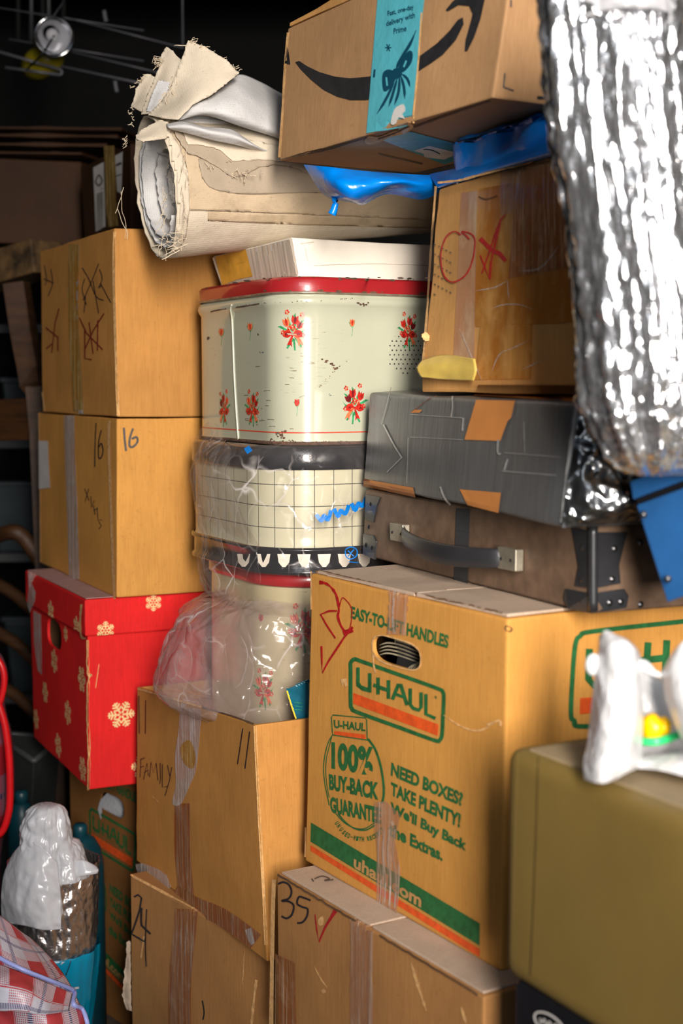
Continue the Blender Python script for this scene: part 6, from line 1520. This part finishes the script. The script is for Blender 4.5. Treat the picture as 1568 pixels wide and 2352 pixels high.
# plaid laundry bag
rp = root('laundry_bag', 'red, white and blue woven plaid laundry bag slumped in the lower left corner', 'bag', (P(60, 2300, 2.1).x, 2.15, 0), 0)
sv, sf, su = sheet([[(-110, 2040, 2.16), (-40, 2075, 2.12), (10, 2110, 2.10), (48, 2140, 2.12), (70, 2155, 2.16)], [(-110, 2110, 2.10), (-30, 2150, 2.05), (40, 2190, 2.04), (90, 2200, 2.08), (112, 2196, 2.13)], [(-110, 2180, 2.07), (-20, 2225, 2.01), (60, 2250, 2.00), (120, 2255, 2.04), (150, 2244, 2.10)], [(-110, 2260, 2.04), (-10, 2290, 1.985), (80, 2305, 1.98), (140, 2310, 2.02), (178, 2296, 2.08)], [(-110, 2340, 2.03), (0, 2360, 1.98), (90, 2370, 1.97), (150, 2372, 2.0), (196, 2352, 2.06)], [(-110, 2500, 2.03), (0, 2500, 1.98), (90, 2500, 1.97), (150, 2500, 2.0), (210, 2480, 2.06)], [(-110, 2900, 2.05), (0, 2900, 2.0), (90, 2900, 2.0), (150, 2900, 2.02), (225, 2880, 2.08)]], 9, 9, .006, 16, 4, fold=.010, fdir=(.8, 0, 1), fsc=9)
for p in sv: p.z = max(p.z, .003)
mesh('bag_body', sv, sf, PLAID, rp, smooth=True, uvs=su, solid=.001)
SPB = Surf(sv, sf)
pp = [SPB.px(u, v, .003) for u, v in ((-20, 2190), (20, 2215), (60, 2235), (110, 2255), (150, 2270), (168, 2280), (164, 2300), (168, 2312), (185, 2320), (196, 2350), (198, 2380))]; mesh('bag_binding', *tube(pp, .0035, 8, 4), PIPING, rp, smooth=True, label='blue-white binding')
sv, sf, su = sheet([[(-60, 2200, 1.99), (0, 2216, 1.975), (60, 2238, 1.965), (120, 2262, 1.99), (166, 2282, 2.03)], [(-60, 2250, 1.96), (0, 2262, 1.935), (60, 2275, 1.93), (110, 2300, 1.96), (160, 2310, 2.02)], [(-60, 2320, 1.95), (0, 2322, 1.93), (50, 2322, 1.92), (100, 2330, 1.945), (158, 2322, 2.01)]], 9, 9, .006, 20, 8, fold=.005, fsc=14)
mesh('folded_flap', sv, sf, PLAID, rp, smooth=True, uvs=[(a + .02, b * 1.0) for a, b in su], solid=.001)
# dark red plaid bag at left edge
rq = root('tartan_cushion', 'rounded dark red tartan bag with bright red piping at the left edge', 'bag', (P(-60, 1920, 2.7).x, 2.72, 0), 0)
fs = [(1480, -130, -30, 2.74, .03), (1510, -140, 0, 2.74, .06), (1560, -150, 12, 2.74, .09), (1620, -150, 4, 2.74, .10), (1700, -150, 20, 2.74, .10), (1800, -150, 26, 2.74, .10), (1860, -150, 22, 2.74, .10), (1910, -150, 6, 2.74, .10), (2000, -150, -5, 2.74, .10)]
rings = vloft(fs, 60, .002, 20, 2, .003); rings.append([Vector((p.x, p.y, .002)) for p in rings[-1]])
LL = per_uv(rings); v, f = loft(rings, True, True, True); mesh('bag_body', v, f, PLAID2, rq, smooth=True, uvs=LL)
pp = [P(u, v, 2.66) for u, v in ((-20, 1500), (2, 1525), (10, 1560), (4, 1600), (-6, 1625))]; mesh('piping', *tube(pp, .006, 8, 4), REDPIPE, rq, smooth=True, label='red piping')
pp = [P(u, v, 2.66) for u, v in ((-6, 1610), (10, 1660), (20, 1730), (23, 1800), (21, 1860), (8, 1905), (-8, 1920))]; mesh('piping', *tube(pp, .007, 8, 4), REDPIPE, rq, smooth=True, label='red piping')
# grey bin, teal bottles
C = [P(78, 1748, 3.0), P(20, 1735, 3.15)]; d1 = (C[1] - C[0]).xy.normalized(); d2_ = Vector((d1.y, -d1.x, 0)) ; 
q = [C[0], C[1], C[1] + Vector((-.1, .12, 0)), C[0] + Vector((.02, .2, 0))]; zt_b = C[0].z
Cq = [Vector((p.x, p.y, zt_b)) for p in q] + [lerp(Vector((p.x, p.y, 0)), Vector((q[2].x, q[2].y, 0)), .25) for p in q]
rgb_ = root('plastic_bin', 'dark grey plastic bin in the shadow left of the red gift box', 'bin', (q[0].x, q[0].y, 0), 0); v, f = hexa(Cq, 5, .006, .0005, 4); mesh('bin_body', v, f, GREYBIN, rgb_)
rim = [Vector((p.x, p.y, zt_b)) for p in q] + [Vector((q[0].x, q[0].y, zt_b))]; mesh('bin_rim', *tube(rim, .006, 8, 1), GREYBIN, rgb_, smooth=True)
for (u, v_, y, r_, lab) in ((185, 1960, 2.72, .046, 'turquoise round bottle behind the white plastic bag'), (50, 1880, 2.9, .03, 'teal bottle cap in shadow at far left behind the white plastic bag')):
    c = P(u, v_, y); ro_ = root('bottle', lab, 'bottle', (c.x, c.y, 0), 0, 'teal bottles behind the white plastic bag'); R_ = r_
    pr = [(0.0, R_), (c.z - .09, R_), (c.z - .02, R_ * .98), (c.z + .01, R_ * .85), (c.z + .03, R_ * .6), (c.z + .038, R_ * .3)]
    mesh('bottle_body', *loft([[Vector((c.x + math.cos(a) * q_, c.y + math.sin(a) * q_, z)) for a in [6.2832 * k / 24 for k in range(24)]] for z, q_ in pr], True, True, True), TEAL, ro_, smooth=True)
    mesh('bottle_cap', *loft([[Vector((c.x + math.cos(a) * q_, c.y + math.sin(a) * q_, z)) for a in [6.2832 * k / 16 for k in range(16)]] for z, q_ in ((c.z + .03, .014), (c.z + .055, .014), (c.z + .06, .01))], True, True, True), TEAL, ro_, smooth=True)

# ================================================================ background left: trestle, shade-darkened boxes, shelf items
YB = 3.45
def beam(a, b, w_, d_, upv=Vector((0, 0, 1))):
    ax = (b - a) / 2; n_ = ax.normalized(); s_ = n_.cross(upv); s_ = s_.normalized() if s_.length > .05 else Vector((1, 0, 0)); t_ = s_.cross(n_); return boxv((a + b) / 2, ax, s_ * d_, t_ * w_)
rtb = root('wooden_trestle', 'worn wooden trestle with yellow paint spatters behind the left stack', 'trestle', (P(20, 900, YB).x, YB, 0), 0)
tl, tr_ = P(-160, 668, YB + .25), P(110, 590, YB); mesh('top_beam', *beam(tl, tr_, .040, .05), WOODP, rtb, bevel=.003, label='paint-spattered top beam')
def leg(pts, w_): mesh('leg', *tube([Vector(p) for p in pts], w_, 4, 3), WOOD, rtb, smooth=False)
leg([P(38, 650, YB), P(55, 760, YB), P(78, 880, YB), P(95, 1000, YB), Vector((P(125, 1500, YB).x, YB, .0))], .036)
leg([P(-40, 670, YB + .1), P(-70, 1000, YB + .15), Vector((P(-110, 1500, YB).x, YB + .2, 0))], .030)
mesh('stretcher', *beam(P(-30, 990, YB + .12), P(100, 985, YB), .026, .02), WOOD, rtb, bevel=.003); mesh('stretcher', *beam(P(-30, 945, YB + .12), P(92, 940, YB), .028, .02), WOOD, rtb, bevel=.003)
mesh('stretcher', *tube([P(-40, 1245, YB + .1), P(25, 1222, YB), P(60, 1240, YB), P(100, 1300, YB)], .02, 8, 5), WOOD, rtb, smooth=True)
for y0 in (1330, 1440, 1560): mesh('stretcher', *tube([P(-30, y0, YB + .15), P(40, y0 + 40, YB + .1), P(110, y0 + 110, YB + .05)], .016, 8, 4), WOOD, rtb, smooth=True)
# carton with folded-open flaps, its colour darkened for shade
zb0 = P(60, 606, YB + .1).z
C = box8((186, 380, 190, 545), (-120, 400, -120, 610), 3.55, .4, dl=3.5)
nb_ = P(186, 372, 3.55); lb_ = P(-130, 392, 3.45); d2_ = Vector((.25, .97, 0))
zt_c = nb_.z
q = [nb_, lb_, lb_ + d2_ * .4, nb_ + d2_ * .4]; C = [Vector((p.x, p.y, zt_c)) for p in q] + [Vector((p.x, p.y, zb0 + .045)) for p in q]
rdk = yaw_root('shaded_carton', 'wide shade-darkened cardboard carton with flaps folded open, far left on the trestle', 'box', C); v, f = hexa(C, 8, .003, .003, 5); mesh('carton_body', v, f, SHADEBOX, rdk)
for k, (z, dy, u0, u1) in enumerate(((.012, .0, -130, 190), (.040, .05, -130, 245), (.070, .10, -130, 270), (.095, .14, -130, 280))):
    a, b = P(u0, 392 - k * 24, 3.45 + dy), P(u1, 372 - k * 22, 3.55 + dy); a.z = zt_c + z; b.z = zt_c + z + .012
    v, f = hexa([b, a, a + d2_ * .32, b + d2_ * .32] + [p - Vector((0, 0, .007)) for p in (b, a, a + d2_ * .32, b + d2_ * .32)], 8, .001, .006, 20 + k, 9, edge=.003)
    mesh('open_flap', v, f, SHADEBOX, rdk)
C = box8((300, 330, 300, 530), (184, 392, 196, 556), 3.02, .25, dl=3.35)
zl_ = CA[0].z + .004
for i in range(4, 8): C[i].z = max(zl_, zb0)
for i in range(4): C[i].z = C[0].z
rlb = yaw_root('labelled_box', 'shade-darkened taped cardboard box with two printed paper labels behind the canvas roll', 'box', C); v, f = hexa(C, 8, .003, .002, 6); SL = Surf(v, f); mesh('carton_body', v, f, SHADEBOX, rlb)
D = Dec(SL, .001); D.poly([(215, 385), (239, 372), (243, 520), (221, 532)], LABEL); D.poly([(265, 358), (283, 348), (280, 445), (270, 440)], LABEL); D.build('paper_label', rlb, 'white printed label')
D = Dec(SL, .0014)
for k in range(22): D.stroke([(223, 446 + k * 3.8), (238, 442 + k * 3.8)], 1.4, PEN_G, smooth=False)
D.stroke([(220, 418), (228, 402), (236, 415), (228, 426), (220, 418)], 3, PEN_G); D.stroke([(268, 380), (280, 374)], 5, PEN_G, smooth=False); D.stroke([(268, 405), (280, 400)], 2, PEN_G, smooth=False)
D.build('label_print', rlb); D = Dec(SL, .0014); D.stroke([(252, 335), (255, 400), (256, 470), (262, 520)], 24, TAPE_Y, k=4); D.build('tape_strip', rlb, 'yellowed tape')
D = Dec(SL, .001); D.stroke([(194, 485), (205, 495), (216, 505)], 2.5, PEN); D.build('pen_mark', rlb)
# shelf with dark items behind the trestle
rsh = root('metal_shelf', 'dark metal shelf unit in the gloom at far left', 'shelf', (-1.15, 4.4, 0), 0)
for z in (.35, .78, 1.12, 1.46): mesh('shelf_board', *boxv((-1.15, 4.4, z), (.5, 0, 0), (0, .18, 0), (0, 0, .012)), GREYBIN, rsh)
for x in (-1.64, -.66):
    for y in (4.23, 4.57): mesh('upright', *boxv((x, y, .9), (.018, 0, 0), (0, .018, 0), (0, 0, .9)), GREYBIN, rsh)
SLATE = m_plain('slate_plastic', (.02, .03, .034), rough=.4)  # tub colour darkened in place of shade on the shelf
for i, (x, w_, h_, z, lab) in enumerate(((-.95, .10, .20, .792, 'slate storage tub on the shelf behind the trestle leg'), (-.93, .08, .17, 1.132, 'small slate tub on the upper shelf in the gloom'), (-1.2, .09, .18, .792, 'slate tub on the middle shelf, nearest the left edge'), (-.9, .12, .22, .362, 'slate tub low on the dark shelf'))):
    r_ = root('storage_tub', lab, 'tub', (x, 4.35, z), 0, 'slate tubs on the metal shelf'); v, f = hexa([Vector((x + a * w_, 4.35 + b * .1, z + h_)) for a, b in ((1, -1), (-1, -1), (-1, 1), (1, 1))] + [Vector((x + a * w_ * .85, 4.35 + b * .085, z)) for a, b in ((1, -1), (-1, -1), (-1, 1), (1, 1))], 3, .006, 0); mesh('tub_body', v, f, SLATE, r_); v, f = hexa([Vector((x + a * w_ * 1.06, 4.35 + b * .108, z + h_ + .015)) for a, b in ((1, -1), (-1, -1), (-1, 1), (1, 1))] + [Vector((x + a * w_ * 1.06, 4.35 + b * .108, z + h_)) for a, b in ((1, -1), (-1, -1), (-1, 1), (1, 1))], 2, .003, 0); mesh('tub_lid', v, f, SLATE, r_)

# ================================================================ overhead wire rack, lamp, jar
YW = 3.7
rwk = root('wire_rack', 'thin grey overhead wire rack hanging from the ceiling at upper left', 'rack', tuple(P(100, 60, YW)), 0)
for a, b, r_ in (((0, 108), (140, 160), .004), ((12, 155), (138, 172), .004), ((0, 12), (330, 70), .002), ((150, 40), (420, 110), .002), ((20, 90), (330, 140), .002), ((160, 118), (420, 180), .002), ((140, 152), (420, 212), .003)):
    mesh('wire', *tube([P(a[0] - 40 if a[0] < 5 else a[0], a[1], YW), P(b[0], b[1], YW)], r_, 6, 1), WIRE, rwk, smooth=True)
mesh('wire_loop', *tube([P(138, 160, YW), P(143, 166, YW), P(138, 172, YW)], .004, 6, 5), WIRE, rwk, smooth=True)
for x in (42, 72, 98, 112, 146): mesh('rod', *tube([P(x, -120, YW + .3), P(x, 95, YW + .3)], .006, 6, 1), DWOOD if x % 4 else GREYBIN, rwk, smooth=True)
for (u, v_) in ((241, 38), (266, 200)): mesh('hook', *tube([P(u - 2, v_ - 14, YW), P(u, v_, YW), P(u + 3, v_ + 12, YW)], .006, 6, 3), WIRE, rwk, smooth=True)
for x in (-30, 420): a = P(x, 40 if x < 0 else 110, YW); mesh('hanger_rod', *tube([a, Vector((a.x, a.y, 2.7))], .003, 6, 1), WIRE, rwk, smooth=True)
c = P(124, 84, YW - .1); fw = (CAMV - c).normalized(); fw = (fw + Vector((.25, 0, -.25))).normalized(); aa = fw.cross(Vector((0, 0, 1))).normalized(); bb = fw.cross(aa)
rl = root('clamp_lamp', 'round chrome clamp lamp reflector facing out from the upper left darkness', 'lamp', tuple(c), 0)
def disc_loft(pr, n=40): return loft([[c + fw * z + (aa * math.cos(6.2832 * k / n) + bb * math.sin(6.2832 * k / n)) * r_ for k in range(n)] for r_, z in pr])
mesh('reflector', *disc_loft([(.046, .0), (.043, -.012), (.035, -.026), (.022, -.038), (.012, -.044)]), CHROME, rl, smooth=True, solid=.001)
v, f = disc_loft([(.046, -.003), (.050, -.001), (.051, .003), (.047, .005), (.045, .002)]); mesh('rim', v, f, CHROME, rl, smooth=True)
mesh('bulb', *disc_loft([(.003, -.004), (.012, -.008), (.016, -.018), (.012, -.03), (.009, -.042)]), m_plain('frosted_bulb', (.55, .55, .58), rough=.15), rl, smooth=True)
v, f = disc_loft([(.014, -.042), (.014, -.09), (.010, -.10)]); mesh('socket', v, f, BLKBOX, rl, smooth=True)
mesh('cable', *tube([P(140, 52, YW), P(100, 120, YW - .14), P(60, 160, YW)], .003, 6, 4), BLKBOX, rl, smooth=True); mesh('cable', *tube([c - fw * .1, c + Vector((.05, .1, .2)), Vector((c.x + .1, c.y + .15, 2.7))], .003, 6, 4), BLKBOX, rl, smooth=True)
c = P(100, 140, YW + .06); rj = root('plastic_jar', 'dull yellow plastic jar lying on the wire rack beneath the lamp', 'jar', tuple(c), 0)
aa = Vector((.75, -.55, .25)).normalized()
pr = [(-.055, .02), (-.05, .034), (-.02, .040), (.03, .040), (.045, .03), (.05, .02)]; s1_ = aa.cross(Vector((0, 0, 1))).normalized(); s2_ = aa.cross(s1_)
mesh('jar_body', *loft([[c + aa * z + (s1_ * math.cos(6.2832 * k / 24) + s2_ * math.sin(6.2832 * k / 24)) * r_ for k in range(24)] for z, r_ in pr], True, True, True), DGLASS, rj, smooth=True)
